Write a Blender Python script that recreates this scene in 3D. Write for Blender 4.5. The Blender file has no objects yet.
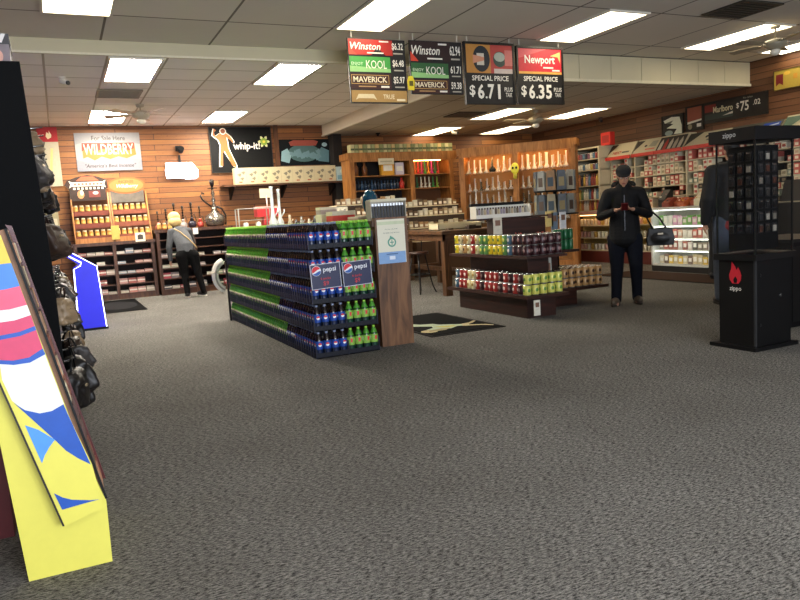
import bpy, bmesh, math, random
from mathutils import Vector, Matrix, Euler
random.seed(7)
S = bpy.context.scene
COL = S.collection
R = math.radians

# ------------------------------------------------------------------ camera
EYE = 1.25
yaw, pitch, roll = .439286, .1181757, .0637693
cy, sy, cp, sp = math.cos(yaw), math.sin(yaw), math.cos(pitch), math.sin(pitch)
fwd = Vector((sy*cp, cy*cp, -sp)); rgt = Vector((cy, -sy, 0)); dwn = fwd.cross(rgt)
r_ = rgt*math.cos(roll) + dwn*math.sin(roll); d_ = dwn*math.cos(roll) - rgt*math.sin(roll)
cam = bpy.data.objects.new('camera', bpy.data.cameras.new('camera')); COL.objects.link(cam)
cam.matrix_world = Matrix(((r_.x, -d_.x, -fwd.x, 0), (r_.y, -d_.y, -fwd.y, 0), (r_.z, -d_.z, -fwd.z, EYE), (0, 0, 0, 1)))
cam.data.sensor_width = 36; cam.data.lens = 711.14/800*36; cam.data.clip_start = .05; cam.data.clip_end = 200
S.camera = cam

# ------------------------------------------------------------------ world, daylight, exposure
W = bpy.data.worlds.new('sky'); S.world = W; W.use_nodes = True
W.node_tree.nodes['Background'].inputs[0].default_value = (.62, .76, 1, 1)
W.node_tree.nodes['Background'].inputs[1].default_value = .25
S.view_settings.view_transform = 'Standard'; S.view_settings.look = 'None'
S.view_settings.exposure = 0.5; S.view_settings.gamma = 1; S.view_settings.use_curve_mapping = False
LIGHT_NEAR, LIGHT_FAR, LIGHT_SOFFIT = 5.0, 46.0, 5.6      # strength of the fluorescent panels
SHELF_LAMP = 28.0
def area(name, loc, rot, sx, sy_, power, col):
    l = bpy.data.lights.new(name, 'AREA'); l.shape = 'RECTANGLE'; l.size = sx; l.size_y = sy_; l.energy = power; l.color = col
    o = bpy.data.objects.new(name, l); COL.objects.link(o); o.location = loc; o.rotation_euler = rot; return o
area('daylight', (1.6, -2.93, 1.75), (R(122), 0, 0), 4.8, 2.3, 530, (.84, .90, 1))
area('daylight', (7.35, -2.93, 1.75), (R(122), 0, 0), 4.1, 2.3, 60, (.84, .90, 1))

# ------------------------------------------------------------------ materials
def lin(h):
    h = h.lstrip('#'); o = []
    for i in (0, 2, 4):
        v = int(h[i:i+2], 16)/255; o.append(v/12.92 if v <= .04045 else ((v+.055)/1.055)**2.4)
    return (*o, 1)
_m = {}
def M(h, rough=.6, metal=0., emit=0., trans=0., noise=.12, scale=30., bump=0., alpha=1., spec=.5):
    k = (h, rough, metal, emit, trans, noise, scale, bump, alpha, spec)
    if k in _m: return _m[k]
    m = bpy.data.materials.new('paint_%d' % len(_m)); m.use_nodes = True; n = m.node_tree.nodes; L = m.node_tree.links
    b = n['Principled BSDF']; c = lin(h)
    b.inputs['Roughness'].default_value = rough; b.inputs['Metallic'].default_value = metal
    b.inputs['Specular IOR Level'].default_value = spec
    if trans: b.inputs['Transmission Weight'].default_value = trans; b.inputs['IOR'].default_value = 1.1
    if alpha < 1: b.inputs['Alpha'].default_value = alpha
    tc = n.new('ShaderNodeTexCoord'); nz = n.new('ShaderNodeTexNoise'); nz.inputs['Scale'].default_value = scale; nz.inputs['Detail'].default_value = 3
    L.new(tc.outputs['Object'], nz.inputs['Vector'])
    mx = n.new('ShaderNodeMix'); mx.data_type = 'RGBA'
    mx.inputs[6].default_value = tuple(v*(1-noise) for v in c[:3])+(1,); mx.inputs[7].default_value = tuple(min(1, v*(1+noise)) for v in c[:3])+(1,)
    L.new(nz.outputs['Fac'], mx.inputs[0]); L.new(mx.outputs[2], b.inputs['Base Color'])
    if emit: b.inputs['Emission Color'].default_value = c; b.inputs['Emission Strength'].default_value = emit
    if bump:
        bp = n.new('ShaderNodeBump'); bp.inputs['Strength'].default_value = bump; bp.inputs['Distance'].default_value = .01
        L.new(nz.outputs['Fac'], bp.inputs['Height']); L.new(bp.outputs[0], b.inputs['Normal'])
    _m[k] = m; return m

def nodes_mat(name):
    m = bpy.data.materials.new(name); m.use_nodes = True
    return m, m.node_tree.nodes, m.node_tree.links, m.node_tree.nodes['Principled BSDF']
def math_(n, L, op, a, b=None):
    q = n.new('ShaderNodeMath'); q.operation = op
    for i, v in ((0, a), (1, b)):
        if v is None: continue
        if isinstance(v, (int, float)): q.inputs[i].default_value = v
        else: L.new(v, q.inputs[i])
    return q.outputs[0]
def mixc(n, L, fac, a, b, mode='MIX'):
    q = n.new('ShaderNodeMix'); q.data_type = 'RGBA'; q.blend_type = mode
    for i, v in ((0, fac), (6, a), (7, b)):
        if isinstance(v, (int, float, tuple)): q.inputs[i].default_value = v
        else: L.new(v, q.inputs[i])
    return q.outputs[2]
def plank_wall(name, axis, light, dark):
    m, n, L, b = nodes_mat(name)
    g = n.new('ShaderNodeNewGeometry'); s = n.new('ShaderNodeSeparateXYZ'); L.new(g.outputs['Position'], s.inputs[0])
    c = n.new('ShaderNodeCombineXYZ'); L.new(s.outputs[axis], c.inputs[0]); L.new(s.outputs[2], c.inputs[1])
    br = n.new('ShaderNodeTexBrick'); L.new(c.outputs[0], br.inputs['Vector']); br.offset = .37
    for k, v in (('Scale', 1), ('Brick Width', 1.9), ('Row Height', .105), ('Mortar Size', .006), ('Mortar Smooth', .2), ('Bias', 0)): br.inputs[k].default_value = v
    br.inputs['Color1'].default_value = lin(light); br.inputs['Color2'].default_value = lin(dark); br.inputs['Mortar'].default_value = lin('2a1509')
    mp = n.new('ShaderNodeMapping'); L.new(c.outputs[0], mp.inputs[0]); mp.inputs['Scale'].default_value = (1.2, 22, 1)
    nz = n.new('ShaderNodeTexNoise'); L.new(mp.outputs[0], nz.inputs['Vector']); nz.inputs['Scale'].default_value = 1.5; nz.inputs['Detail'].default_value = 5
    vo = n.new('ShaderNodeTexVoronoi'); mp2 = n.new('ShaderNodeMapping'); mp2.inputs['Scale'].default_value = (2.2, 6.5, 1); L.new(c.outputs[0], mp2.inputs[0]); L.new(mp2.outputs[0], vo.inputs['Vector'])
    kn = n.new('ShaderNodeMapRange'); L.new(vo.outputs['Distance'], kn.inputs[0]); kn.inputs[1].default_value = .06; kn.inputs[2].default_value = .2; kn.inputs[3].default_value = .65; kn.inputs[4].default_value = 0
    gr = n.new('ShaderNodeMapRange'); L.new(nz.outputs['Fac'], gr.inputs[0]); gr.inputs[1].default_value = .3; gr.inputs[2].default_value = .75
    c1 = mixc(n, L, math_(n, L, 'MULTIPLY', gr.outputs[0], .45), br.outputs['Color'], lin('5a3014'))
    c2 = mixc(n, L, kn.outputs[0], c1, lin('3a1c0a')); L.new(c2, b.inputs['Base Color'])
    b.inputs['Roughness'].default_value = .55
    bp = n.new('ShaderNodeBump'); bp.inputs['Strength'].default_value = .4; bp.inputs['Distance'].default_value = .01; L.new(math_(n, L, 'SUBTRACT', 1, br.outputs['Fac']), bp.inputs['Height']); L.new(bp.outputs[0], b.inputs['Normal'])
    return m
def tile_ceiling(name, tile, seam, x0, y0, ly, lx):
    m, n, L, b = nodes_mat(name)
    g = n.new('ShaderNodeNewGeometry'); mp = n.new('ShaderNodeMapping'); L.new(g.outputs['Position'], mp.inputs[0]); mp.inputs['Location'].default_value = (-x0, -y0, 0)
    br = n.new('ShaderNodeTexBrick'); L.new(mp.outputs[0], br.inputs['Vector']); br.offset = 0
    for k, v in (('Scale', 1), ('Brick Width', lx), ('Row Height', ly), ('Mortar Size', .014), ('Mortar Smooth', .1), ('Bias', 0)): br.inputs[k].default_value = v
    t = lin(tile); br.inputs['Color1'].default_value = t; br.inputs['Color2'].default_value = tuple(v*.88 for v in t[:3])+(1,); br.inputs['Mortar'].default_value = lin(seam)
    nz = n.new('ShaderNodeTexNoise'); nz.inputs['Scale'].default_value = 1.6; nz.inputs['Detail'].default_value = 6; L.new(g.outputs['Position'], nz.inputs['Vector'])
    L.new(mixc(n, L, math_(n, L, 'MULTIPLY', nz.outputs['Fac'], .22), br.outputs['Color'], tuple(v*.55 for v in t[:3])+(1,)), b.inputs['Base Color'])
    b.inputs['Roughness'].default_value = .95
    bp = n.new('ShaderNodeBump'); bp.inputs['Strength'].default_value = .5; bp.inputs['Distance'].default_value = .01; L.new(br.outputs['Fac'], bp.inputs['Height']); L.new(bp.outputs[0], b.inputs['Normal'])
    return m
def carpet_mat():
    m, n, L, b = nodes_mat('grey_loop_carpet')
    g = n.new('ShaderNodeNewGeometry')
    def nz(sc, de, ro=.6, stretch=None):
        q = n.new('ShaderNodeTexNoise'); q.inputs['Scale'].default_value = sc; q.inputs['Detail'].default_value = de; q.inputs['Roughness'].default_value = ro
        if stretch:
            mp = n.new('ShaderNodeMapping'); mp.inputs['Scale'].default_value = stretch; mp.inputs['Rotation'].default_value = (0, 0, .2); L.new(g.outputs['Position'], mp.inputs[0]); L.new(mp.outputs[0], q.inputs['Vector'])
        else: L.new(g.outputs['Position'], q.inputs['Vector'])
        return q.outputs['Fac']
    rp = n.new('ShaderNodeValToRGB'); rp.color_ramp.elements[0].position = .40; rp.color_ramp.elements[0].color = lin('1c1c1e'); rp.color_ramp.elements[1].position = .62; rp.color_ramp.elements[1].color = lin('9c9992')
    L.new(nz(85, 4, .85, (.45, 1.5, 1)), rp.inputs[0])
    big = n.new('ShaderNodeMapRange'); L.new(nz(1.1, 4), big.inputs[0]); big.inputs[1].default_value = .3; big.inputs[2].default_value = .7; big.inputs[3].default_value = 0; big.inputs[4].default_value = .3
    c1 = mixc(n, L, big.outputs[0], rp.outputs[0], lin('3a352c'))
    L.new(c1, b.inputs['Base Color']); b.inputs['Roughness'].default_value = 1; b.inputs['Specular IOR Level'].default_value = .1
    bp = n.new('ShaderNodeBump'); bp.inputs['Strength'].default_value = .6; bp.inputs['Distance'].default_value = .006; L.new(nz(140, 2), bp.inputs['Height']); L.new(bp.outputs[0], b.inputs['Normal'])
    return m
def wood_mat(name, light, dark, sc=(3, 3, 22), rough=.45):
    m, n, L, b = nodes_mat(name)
    tc = n.new('ShaderNodeTexCoord'); mp = n.new('ShaderNodeMapping'); L.new(tc.outputs['Object'], mp.inputs[0]); mp.inputs['Scale'].default_value = tuple(25/s for s in sc)
    nz = n.new('ShaderNodeTexNoise'); nz.inputs['Scale'].default_value = 2; nz.inputs['Detail'].default_value = 6; nz.inputs['Distortion'].default_value = 1.2; L.new(mp.outputs[0], nz.inputs['Vector'])
    rp = n.new('ShaderNodeValToRGB'); rp.color_ramp.elements[0].position = .32; rp.color_ramp.elements[0].color = lin(dark); rp.color_ramp.elements[1].position = .68; rp.color_ramp.elements[1].color = lin(light)
    L.new(nz.outputs['Fac'], rp.inputs[0]); L.new(rp.outputs[0], b.inputs['Base Color']); b.inputs['Roughness'].default_value = rough
    return m
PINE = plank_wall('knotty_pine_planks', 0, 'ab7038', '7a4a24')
PINE_DIM = plank_wall('knotty_pine_dimmed', 1, '7c5436', '563822')  # same pine; the side wall's weaker light is put into a darker colour
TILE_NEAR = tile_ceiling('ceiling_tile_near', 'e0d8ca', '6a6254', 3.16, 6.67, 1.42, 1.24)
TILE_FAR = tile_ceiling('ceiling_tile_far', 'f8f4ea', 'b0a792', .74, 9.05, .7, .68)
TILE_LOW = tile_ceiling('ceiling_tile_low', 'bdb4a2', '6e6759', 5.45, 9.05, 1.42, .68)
CARPET = carpet_mat()
OAK = wood_mat('rough_oak', '7a5536', '4a2f1c', (3, 3, 22)); HONEY = wood_mat('honey_wood', 'b57a3e', '84521f', (3, 3, 22))
WALNUT = wood_mat('dark_walnut', '4a2a18', '2a150c', (22, 22, 3)); TABLEW = wood_mat('table_wood', '6e4a2c', '3f2816', (22, 3, 3))
RACKW = wood_mat('rack_wood', 'a5703c', '704420', (22, 22, 3))
BLK = M('070707', .6, spec=.3); BLKG = M('060607', .3, spec=.4); WHT = M('e8e4d8', .6, noise=.04); DKBR = M('23110b', .5); CREAM = M('d8cda8', .6, noise=.06)
GLASS = M('dfeae6', .04, alpha=.08, noise=.02); CHROME = M('b9bcbf', .2, 1.)
BACKDARK = M('1a110b', .8)

# ------------------------------------------------------------------ mesh builder
class B:
    def __init__(s): s.v = []; s.f = []; s.mi = []; s.mats = []; s.sm = []
    def m(s, mat):
        if mat not in s.mats: s.mats.append(mat)
        return s.mats.index(mat)
    def add(s, vs, fs, mat, smooth=False, T=None):
        o = len(s.v); k = s.m(mat)
        s.v += [tuple(T @ Vector(v)) if T else tuple(v) for v in vs]
        for f in fs: s.f.append([i+o for i in f]); s.mi.append(k); s.sm.append(smooth)
        return s
    def box(s, x0, y0, z0, x1, y1, z1, mat, T=None):
        vs = [(x, y, z) for z in (z0, z1) for x, y in ((x0, y0), (x1, y0), (x1, y1), (x0, y1))]
        return s.add(vs, [(3, 2, 1, 0), (4, 5, 6, 7), (0, 1, 5, 4), (1, 2, 6, 5), (2, 3, 7, 6), (3, 0, 4, 7)], mat, False, T)
    def prism(s, pts, a, b, mat, T=None, ax='y'):
        n = len(pts)
        mk = {'y': lambda p, t: (p[0], t, p[1]), 'x': lambda p, t: (t, p[0], p[1]), 'z': lambda p, t: (p[0], p[1], t)}[ax]
        vs = [mk(p, a) for p in pts]+[mk(p, b) for p in pts]
        fs = [list(range(n)), list(range(2*n-1, n-1, -1))]+[(i, i+n, (i+1) % n+n, (i+1) % n) for i in range(n)]
        return s.add(vs, fs, mat, False, T)
    def lathe(s, prof, mat, c=(0, 0, 0), seg=12, T=None, cap=True, mats=None):
        vs = []; n = len(prof)
        for r, z in prof:
            for k in range(seg): a = 2*math.pi*k/seg; vs.append((c[0]+r*math.cos(a), c[1]+r*math.sin(a), c[2]+z))
        for i in range(n-1):
            fs = [(i*seg+k, i*seg+(k+1) % seg, (i+1)*seg+(k+1) % seg, (i+1)*seg+k) for k in range(seg)]
            if i == 0:
                o = len(s.v); s.add(vs, [], mat, True, T)
            mm = mats[i] if mats else mat; k_ = s.m(mm)
            for f in fs: s.f.append([q+o for q in f]); s.mi.append(k_); s.sm.append(True)
        if cap:
            s.f.append([o+k for k in range(seg-1, -1, -1)]); s.mi.append(s.m(mats[0] if mats else mat)); s.sm.append(False)
            s.f.append([o+(n-1)*seg+k for k in range(seg)]); s.mi.append(s.m(mats[-1] if mats else mat)); s.sm.append(False)
        return s
    def tube(s, pts, r, mat, seg=8, T=None):
        pts = [Vector(p) for p in pts]; vs = []; n = len(pts); rr = r if isinstance(r, (list, tuple)) else [r]*n
        for i, p in enumerate(pts):
            t = (pts[min(i+1, n-1)]-pts[max(i-1, 0)]).normalized(); a = t.orthogonal().normalized()
            if abs(t.z) < .99: a = t.cross(Vector((0, 0, 1))).normalized()
            b = t.cross(a)
            for k in range(seg): q = 2*math.pi*k/seg; vs.append(p+(a*math.cos(q)+b*math.sin(q))*rr[i])
        fs = [(i*seg+k, i*seg+(k+1) % seg, (i+1)*seg+(k+1) % seg, (i+1)*seg+k) for i in range(n-1) for k in range(seg)]
        fs += [list(range(seg-1, -1, -1)), [(n-1)*seg+k for k in range(seg)]]
        return s.add(vs, fs, mat, True, T)
    def ball(s, c, r, mat, seg=12, rings=8, T=None):
        rx, ry, rz = r if isinstance(r, (list, tuple)) else (r, r, r); vs = [(c[0], c[1], c[2]-rz)]; 
        for i in range(1, rings):
            a = -math.pi/2+math.pi*i/rings
            for k in range(seg): q = 2*math.pi*k/seg; vs.append((c[0]+rx*math.cos(a)*math.cos(q), c[1]+ry*math.cos(a)*math.sin(q), c[2]+rz*math.sin(a)))
        vs.append((c[0], c[1], c[2]+rz)); t = len(vs)-1
        fs = [(0, 1+(k+1) % seg, 1+k) for k in range(seg)]
        fs += [(1+(i-1)*seg+k, 1+(i-1)*seg+(k+1) % seg, 1+i*seg+(k+1) % seg, 1+i*seg+k) for i in range(1, rings-1) for k in range(seg)]
        b = 1+(rings-2)*seg; fs += [(b+k, b+(k+1) % seg, t) for k in range(seg)]
        return s.add(vs, fs, mat, True, T)
    def build(s, name, parent=None, loc=None, rotz=0, bevel=0):
        me = bpy.data.meshes.new(name); me.from_pydata(s.v, [], s.f); me.update()
        for m in s.mats: me.materials.append(m)
        me.polygons.foreach_set('material_index', s.mi); me.polygons.foreach_set('use_smooth', s.sm)
        o = bpy.data.objects.new(name, me); COL.objects.link(o)
        if parent: o.parent = parent
        if loc: o.location = loc
        if rotz: o.rotation_euler = (0, 0, rotz)
        if bevel:
            bv = o.modifiers.new('bevel', 'BEVEL'); bv.width = bevel; bv.segments = 2; bv.limit_method = 'ANGLE'
        return o
def tag(o, label=None, cat=None, group=None, kind=None):
    for k, v in (('label', label), ('category', cat), ('group', group), ('kind', kind)):
        if v: o[k] = v
    return o
def thing(name, label, cat, loc=(0, 0, 0), rotz=0, group=None):
    o = bpy.data.objects.new(name, None); COL.objects.link(o); o.location = loc; o.rotation_euler = (0, 0, rotz); o.empty_display_size = .1
    return tag(o, label, cat, group)
def struct(name, b, **k): return tag(b.build(name, **k), kind='structure')
USED = set()
def place(src, loc, rotz=0, label=None, group=None, scale=None, rot=None, cat=None):
    """the first call moves the source itself; later calls copy it with its parts"""
    if src.name in USED:
        r = src.copy(); COL.objects.link(r)
        for ch in src.children:
            c = ch.copy(); COL.objects.link(c); c.parent = r
            for g in ch.children: d = g.copy(); COL.objects.link(d); d.parent = c
    else: r = src; USED.add(src.name)
    r.location = loc; r.rotation_euler = rot if rot else (0, 0, rotz)
    if scale: r.scale = scale if isinstance(scale, (tuple, list)) else (scale,)*3
    return tag(r, label, cat, group)
ORD = 'first second third fourth fifth sixth seventh eighth ninth tenth eleventh twelfth thirteenth fourteenth fifteenth sixteenth seventeenth eighteenth nineteenth twentieth'.split()
TENS = {2: 'twenty', 3: 'thirty', 4: 'forty', 5: 'fifty'}
def nth(i):   # 0-based
    i += 1
    if i <= 20: return ORD[i-1]
    t, u = divmod(i, 10)
    return {3: 'thirtieth', 4: 'fortieth', 5: 'fiftieth'}[t] if u == 0 else TENS[t]+'-'+ORD[u-1]

_tc = {}
def text_mesh(txt, h, maxw=None, bold=0., slant=0.):
    k = (txt, round(h, 4), maxw, bold, slant)
    if k in _tc: return _tc[k]
    cu = bpy.data.curves.new('t', 'FONT'); cu.body = txt; cu.size = 1; cu.offset = bold; cu.shear = slant; cu.resolution_u = 2
    o = bpy.data.objects.new('t', cu); COL.objects.link(o); dg = bpy.context.evaluated_depsgraph_get(); dg.update()
    me = bpy.data.meshes.new_from_object(o.evaluated_get(dg)); vs = [v.co.copy() for v in me.vertices]; fs = [list(p.vertices) for p in me.polygons]
    bpy.data.objects.remove(o); bpy.data.meshes.remove(me)
    x0, x1 = min(v.x for v in vs), max(v.x for v in vs); y0, y1 = min(v.y for v in vs), max(v.y for v in vs)
    s = h/(y1-y0); sx = s
    if maxw: sx = min(s, maxw/(x1-x0)) if maxw > 0 else -maxw/(x1-x0)
    out = ([((v.x-(x0+x1)/2)*sx, (v.y-(y0+y1)/2)*s) for v in vs], fs); _tc[k] = out; return out
class Face:
    """flat artwork laid on a real board: a,b run along the board, n lifts off it"""
    def __init__(s, o, u, v):
        s.o = Vector(o); s.u = Vector(u).normalized(); s.v = Vector(v).normalized(); s.n = s.u.cross(s.v)
    def P(s, a, b, n=0): return s.o+s.u*a+s.v*b+s.n*n
    def T(s): return Matrix(((s.u.x, s.v.x, s.n.x, s.o.x), (s.u.y, s.v.y, s.n.y, s.o.y), (s.u.z, s.v.z, s.n.z, s.o.z), (0, 0, 0, 1)))
def draw(items, F, parent, names=('artwork', 'lettering'), lift=.002):
    art, let = B(), B(); n = lift
    for it in items:
        k = it[0]; n += .0006
        if k == 't':
            _, tx, x, y, h, mat = it[:6]; vs, fs = text_mesh(tx, h, it[6] if len(it) > 6 else None, it[7] if len(it) > 7 else .01, it[8] if len(it) > 8 else 0)
            let.add([F.P(x+a, y+b, n) for a, b in vs], fs, mat)
        else:
            if k == 'r': pts = [(it[1], it[2]), (it[3], it[2]), (it[3], it[4]), (it[1], it[4])]; mat = it[5]
            elif k == 'e': pts = [(it[1]+it[3]*math.cos(a*math.pi/12), it[2]+it[4]*math.sin(a*math.pi/12)) for a in range(24)]; mat = it[5]
            else: pts = it[1]; mat = it[2]
            art.add([F.P(a, b, n) for a, b in pts], [list(range(len(pts)))], mat)
    out = []
    if art.f: out.append(art.build(names[0], parent))
    if let.f: out.append(let.build(names[1], parent))
    return out
def sign(name, label, cat, o, u, v, w, h, items, board=None, th=.02, frame=None, fw=.02, group=None):
    """o = lower-left corner of the visible face"""
    t = thing(name, label, cat, o, group=group); F = Face((0, 0, 0), u, v)
    b = B(); b.box(0, 0, -th, w, h, 0, board or WHT, T=F.T()); bo = b.build('board', t)
    if frame:
        f = B()
        for q in ((0, 0, w, fw), (0, h-fw, w, h), (0, fw, fw, h-fw), (w-fw, fw, w, h-fw)): f.box(q[0], q[1], -.001, q[2], q[3], .012, frame, T=F.T())
        f.build('frame', t)
    draw(items, F, bo); return t

# ================================================================== STRUCTURE
XL, XR, YB, YF = -1.6, 11.0, 15.0, -3.0
ZN, ZL, ZS = 3.48, 3.31, 3.08
struct('floor', B().box(XL, YF, -.1, XR, YB, 0, CARPET))
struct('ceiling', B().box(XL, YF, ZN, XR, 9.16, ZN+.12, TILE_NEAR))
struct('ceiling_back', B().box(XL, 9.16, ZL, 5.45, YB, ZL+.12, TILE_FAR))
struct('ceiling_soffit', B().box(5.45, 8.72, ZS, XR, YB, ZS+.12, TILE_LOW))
FACEP = M('c9bf9f', .7, noise=.06, scale=3)
struct('trim_1', B().box(XL, 9.14, ZL, 5.45, 9.16, ZN, FACEP).box(XL, 9.125, ZL, 5.45, 9.14, ZL+.025, M('ded6bd', .6)))
t2 = B()
for k in range(9):
    t2.box(5.45+k*.617, 8.70, ZS, 5.45+k*.617+.607, 8.72, ZN-.015, FACEP)
t2.box(5.45, 8.72, ZS, XR, 8.73, ZN, M('4a4336', .8)).box(5.45, 8.68, ZS-.012, XR, 8.71, ZS+.03, M('d8cfb2', .6))
struct('trim_2', t2)
t3 = B().box(5.43, 8.72, ZS, 5.45, 9.16, ZN, M('ded5c0', .6, noise=.04))
for k in range(5): t3.box(5.43, 9.16+k*1.17, ZS, 5.45, 9.16+k*1.17+1.16, ZL, M('ded5c0', .6, noise=.04))
t3.box(5.445, 9.16, ZS, 5.45, YB, ZL, M('3a3329', .8)).box(5.41, 8.7, ZS-.012, 5.46, YB, ZS+.02, M('e4dcc8', .6, noise=.03))
struct('trim_3', t3)
struct('wall_back', B().box(XL, YB, 0, XR, YB+.12, ZN, PINE))
struct('wall_right', B().box(XR, YF, 0, XR+.12, YB, ZN+.1, PINE_DIM))
struct('wall_left', B().box(XL-.12, YF, 0, XL, YB, ZN+.1, PINE_DIM))
wf = B().box(XL, YF-.12, 0, XR, YF, .5, PINE).box(XL, YF-.12, 2.95, XR, YF, ZN+.1, PINE).box(XL, YF-.12, .5, -.9, YF, 2.95, PINE).box(4.1, YF-.12, .5, 5.2, YF, 2.95, PINE).box(9.5, YF-.12, .5, XR, YF, 2.95, PINE)
struct('wall_front', wf)
for i, (a, b) in enumerate(((-.9, 4.1), (5.2, 9.5))):
    w = struct('window_%d' % (i+1), B().box(a, YF-.07, .5, b, YF-.06, 2.95, GLASS))
    f = B(); fr = M('4a4038', .5)
    for q in (a, (a+b)/2-.03, b-.06): f.box(q, YF-.1, .5, q+.06, YF-.02, 2.95, fr)
    f.box(a, YF-.1, .5, b, YF-.02, .56, fr).box(a, YF-.1, 2.89, b, YF-.02, 2.95, fr); f.build('window_frame', w)
struct('baseboard_back', B().box(XL, YB-.02, 0, 5.4, YB, .12, WALNUT))
struct('trim_4', B().box(4.33, YB-.05, 2.2, 4.42, YB, ZL, wood_mat('batten_wood', '6b4020', '44260f')))
struct('trim_5', B().box(5.55, YB-.3, 0, 5.75, YB, ZS, BACKDARK))

# ceiling lights
DIFF = {k: M(c, .5, emit=v, noise=.0) for k, v, c in (('n', LIGHT_NEAR, 'fff0d0'), ('f', LIGHT_FAR, 'fff6e6'), ('s', LIGHT_SOFFIT, 'ffecc4'))}
def light(x0, y0, x1, y1, z, k, label):
    t = thing('ceiling_light', label, 'ceiling light', ((x0+x1)/2, (y0+y1)/2, z)); w, d = (x1-x0)/2, (y1-y0)/2; fm = M('d8d2c2', .5)
    f = B()
    for q in ((-w, -d, w, -d+.03), (-w, d-.03, w, d), (-w, -d+.03, -w+.03, d-.03), (w-.03, -d+.03, w, d-.03)): f.box(q[0], q[1], -.022, q[2], q[3], -.001, fm)
    f.build('frame', t)
    B().box(-w+.03, -d+.03, -.016, w-.03, d-.03, -.004, DIFF[k]).build('diffuser', t)
NEARL = [(.07, 6.66, .74, 'by the end of the black rack'), (3.16, 6.66, 3.79, 'just in front of the cigarette price signs'), (6.07, 6.66, 6.7, 'above and right of the Newport price sign'), (8.72, 6.66, 9.33, 'beside the ceiling fan nearest the right wall'), (10.4, 6.66, 10.97, 'tight against the right wall near the yellow banner')]
for x0, y0, x1, n in NEARL: light(x0, y0, x1, y0+1.43, ZN, 'n', 'bright fluorescent panel in the high ceiling, '+n)
for x0 in (.07, 3.16, 6.07): light(x0, 2.2, x0+.65, 3.6, ZN, 'n', 'bright fluorescent panel in the high ceiling over the open carpet') ['group'] if False else None
for x0, y0, n in ((.75, 9.17, 'left one near the beam'), (2.79, 9.17, 'right one near the beam'), (.69, 13.05, 'left one near the back wall'), (2.73, 13.05, 'right one near the back wall')):
    light(x0, y0, x0+.63, y0+1.4, ZL, 'f', 'square-looking fluorescent panel in the pale tile ceiling, '+n)
for x0, y0, n in ((7.58, 13.6, 'over the left wall case'), (7.62, 11.1, 'in front of the glassware case'), (9.32, 13.45, 'deep behind the glassware case'), (9.36, 11.0, 'close to the right-hand shelves')):
    light(x0, y0, x0+.62, y0+1.4, ZS, 's', 'fluorescent panel in the lowered ceiling, '+n)
def vent(x0, y0, x1, y1, z, col, label, ax):
    t = thing('ceiling_vent', label, 'air vent', ((x0+x1)/2, (y0+y1)/2, z)); w, d = (x1-x0)/2, (y1-y0)/2
    B().box(-w, -d, -.006, w, d, -.001, M('1b1813', .8)).build('backing', t)
    f = B(); c = M(col, .6)
    for q in ((-w, -d, w, -d+.04), (-w, d-.04, w, d), (-w, -d+.04, -w+.04, d-.04), (w-.04, -d+.04, w, d-.04)): f.box(q[0], q[1], -.02, q[2], q[3], -.001, c)
    f.build('frame', t)
    s = B()
    for k in range(7): s.box(-w+.04, -d+.06+k*(2*d-.1)/7, -.017, w-.04, -d+.06+k*(2*d-.1)/7+.03, -.008, c)
    s.build('slats', t)
vent(7.45, 5.95, 8.12, 6.58, ZN, '3a352c', 'dark square vent grille in the near ceiling above the right side', 0)
vent(.72, 11.2, 1.34, 11.85, ZL, '8c8675', 'grey vent grille in the pale ceiling between two light panels', 0)
vent(6.9, 11.6, 7.5, 12.2, ZS, '4a4338', 'dark vent grille in the lowered ceiling over the store centre', 0)

def fan(x, y, z, drop, r, a0, col, label):
    t = thing('ceiling_fan', label, 'ceiling fan', (x, y, z-drop)); c = M(col, .4)
    B().lathe([(.012, .04), (.012, drop-.05), (.06, drop-.04), (.07, drop)], c).build('down_rod', t)
    B().lathe([(.03, -.09), (.09, -.07), (.14, -.03), (.15, .01), (.12, .04), (.04, .06)], c, seg=16).build('motor', t)
    B().ball((0, 0, -.11), (.07, .07, .05), M('efe8d6', .3)).build('light_globe', t)
    for k in range(5):
        a = a0+k*2*math.pi/5; T = Matrix.Rotation(a, 4, 'Z') @ Matrix.Rotation(R(10), 4, 'X')
        b = B(); b.prism([(.13, -.02), (.2, -.02), (.24, -.06), (r, -.075), (r+.02, 0), (r, .075), (.24, .06), (.2, .02), (.13, .02)], -.004, .004, c, T=T, ax='z'); b.build('blade', t)
fan(1.42, 12.5, ZL, .16, .62, R(5), 'b5ab95', 'pale ceiling fan over the incense shelves at the back left')
fan(8.5, 11.45, ZS, .17, .62, R(20), '9a9078', 'pale ceiling fan under the lowered ceiling behind the price signs')
fan(9.03, 6.75, ZN, .24, .62, R(28), '9b927c', 'pale ceiling fan beside the long light near the right wall')
def bullet(x, y, z, yaw_, label, c1='ddd8cc'):
    t = thing('security_camera', label, 'security camera', (x, y, z), yaw_)
    B().lathe([(.045, -.001), (.045, -.02), (.02, -.035)][::-1], M(c1, .4)).build('mount', t)
    T = Matrix.Translation((0, -.02, -.065)) @ Matrix.Rotation(R(105), 4, 'X')
    B().lathe([(.03, -.05), (.033, -.03), (.033, .08)], M(c1, .4), T=T).build('camera_body', t)
    B().lathe([(.028, .08), (.03, .10), (.015, .103)], BLKG, T=T).build('lens', t)
bullet(.26, 10.43, ZL, R(35), 'white bullet security camera on the pale ceiling left of the light panels')
bullet(8.2, 14.1, ZS, R(45), 'pale bullet security camera on the lowered ceiling above the glassware case')
bullet(10.85, 12.3, ZS, R(-30), 'small security camera high on the right plank wall', '55504a')
t = thing('security_camera', 'small black dome camera on the lowered ceiling above the wall case', 'security camera', (6.58, 14.6, ZS))
B().lathe([(.05, -.02), (.05, 0)], BLK).build('mount', t); B().ball((0, 0, -.035), .035, BLKG).build('dome', t)

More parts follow.
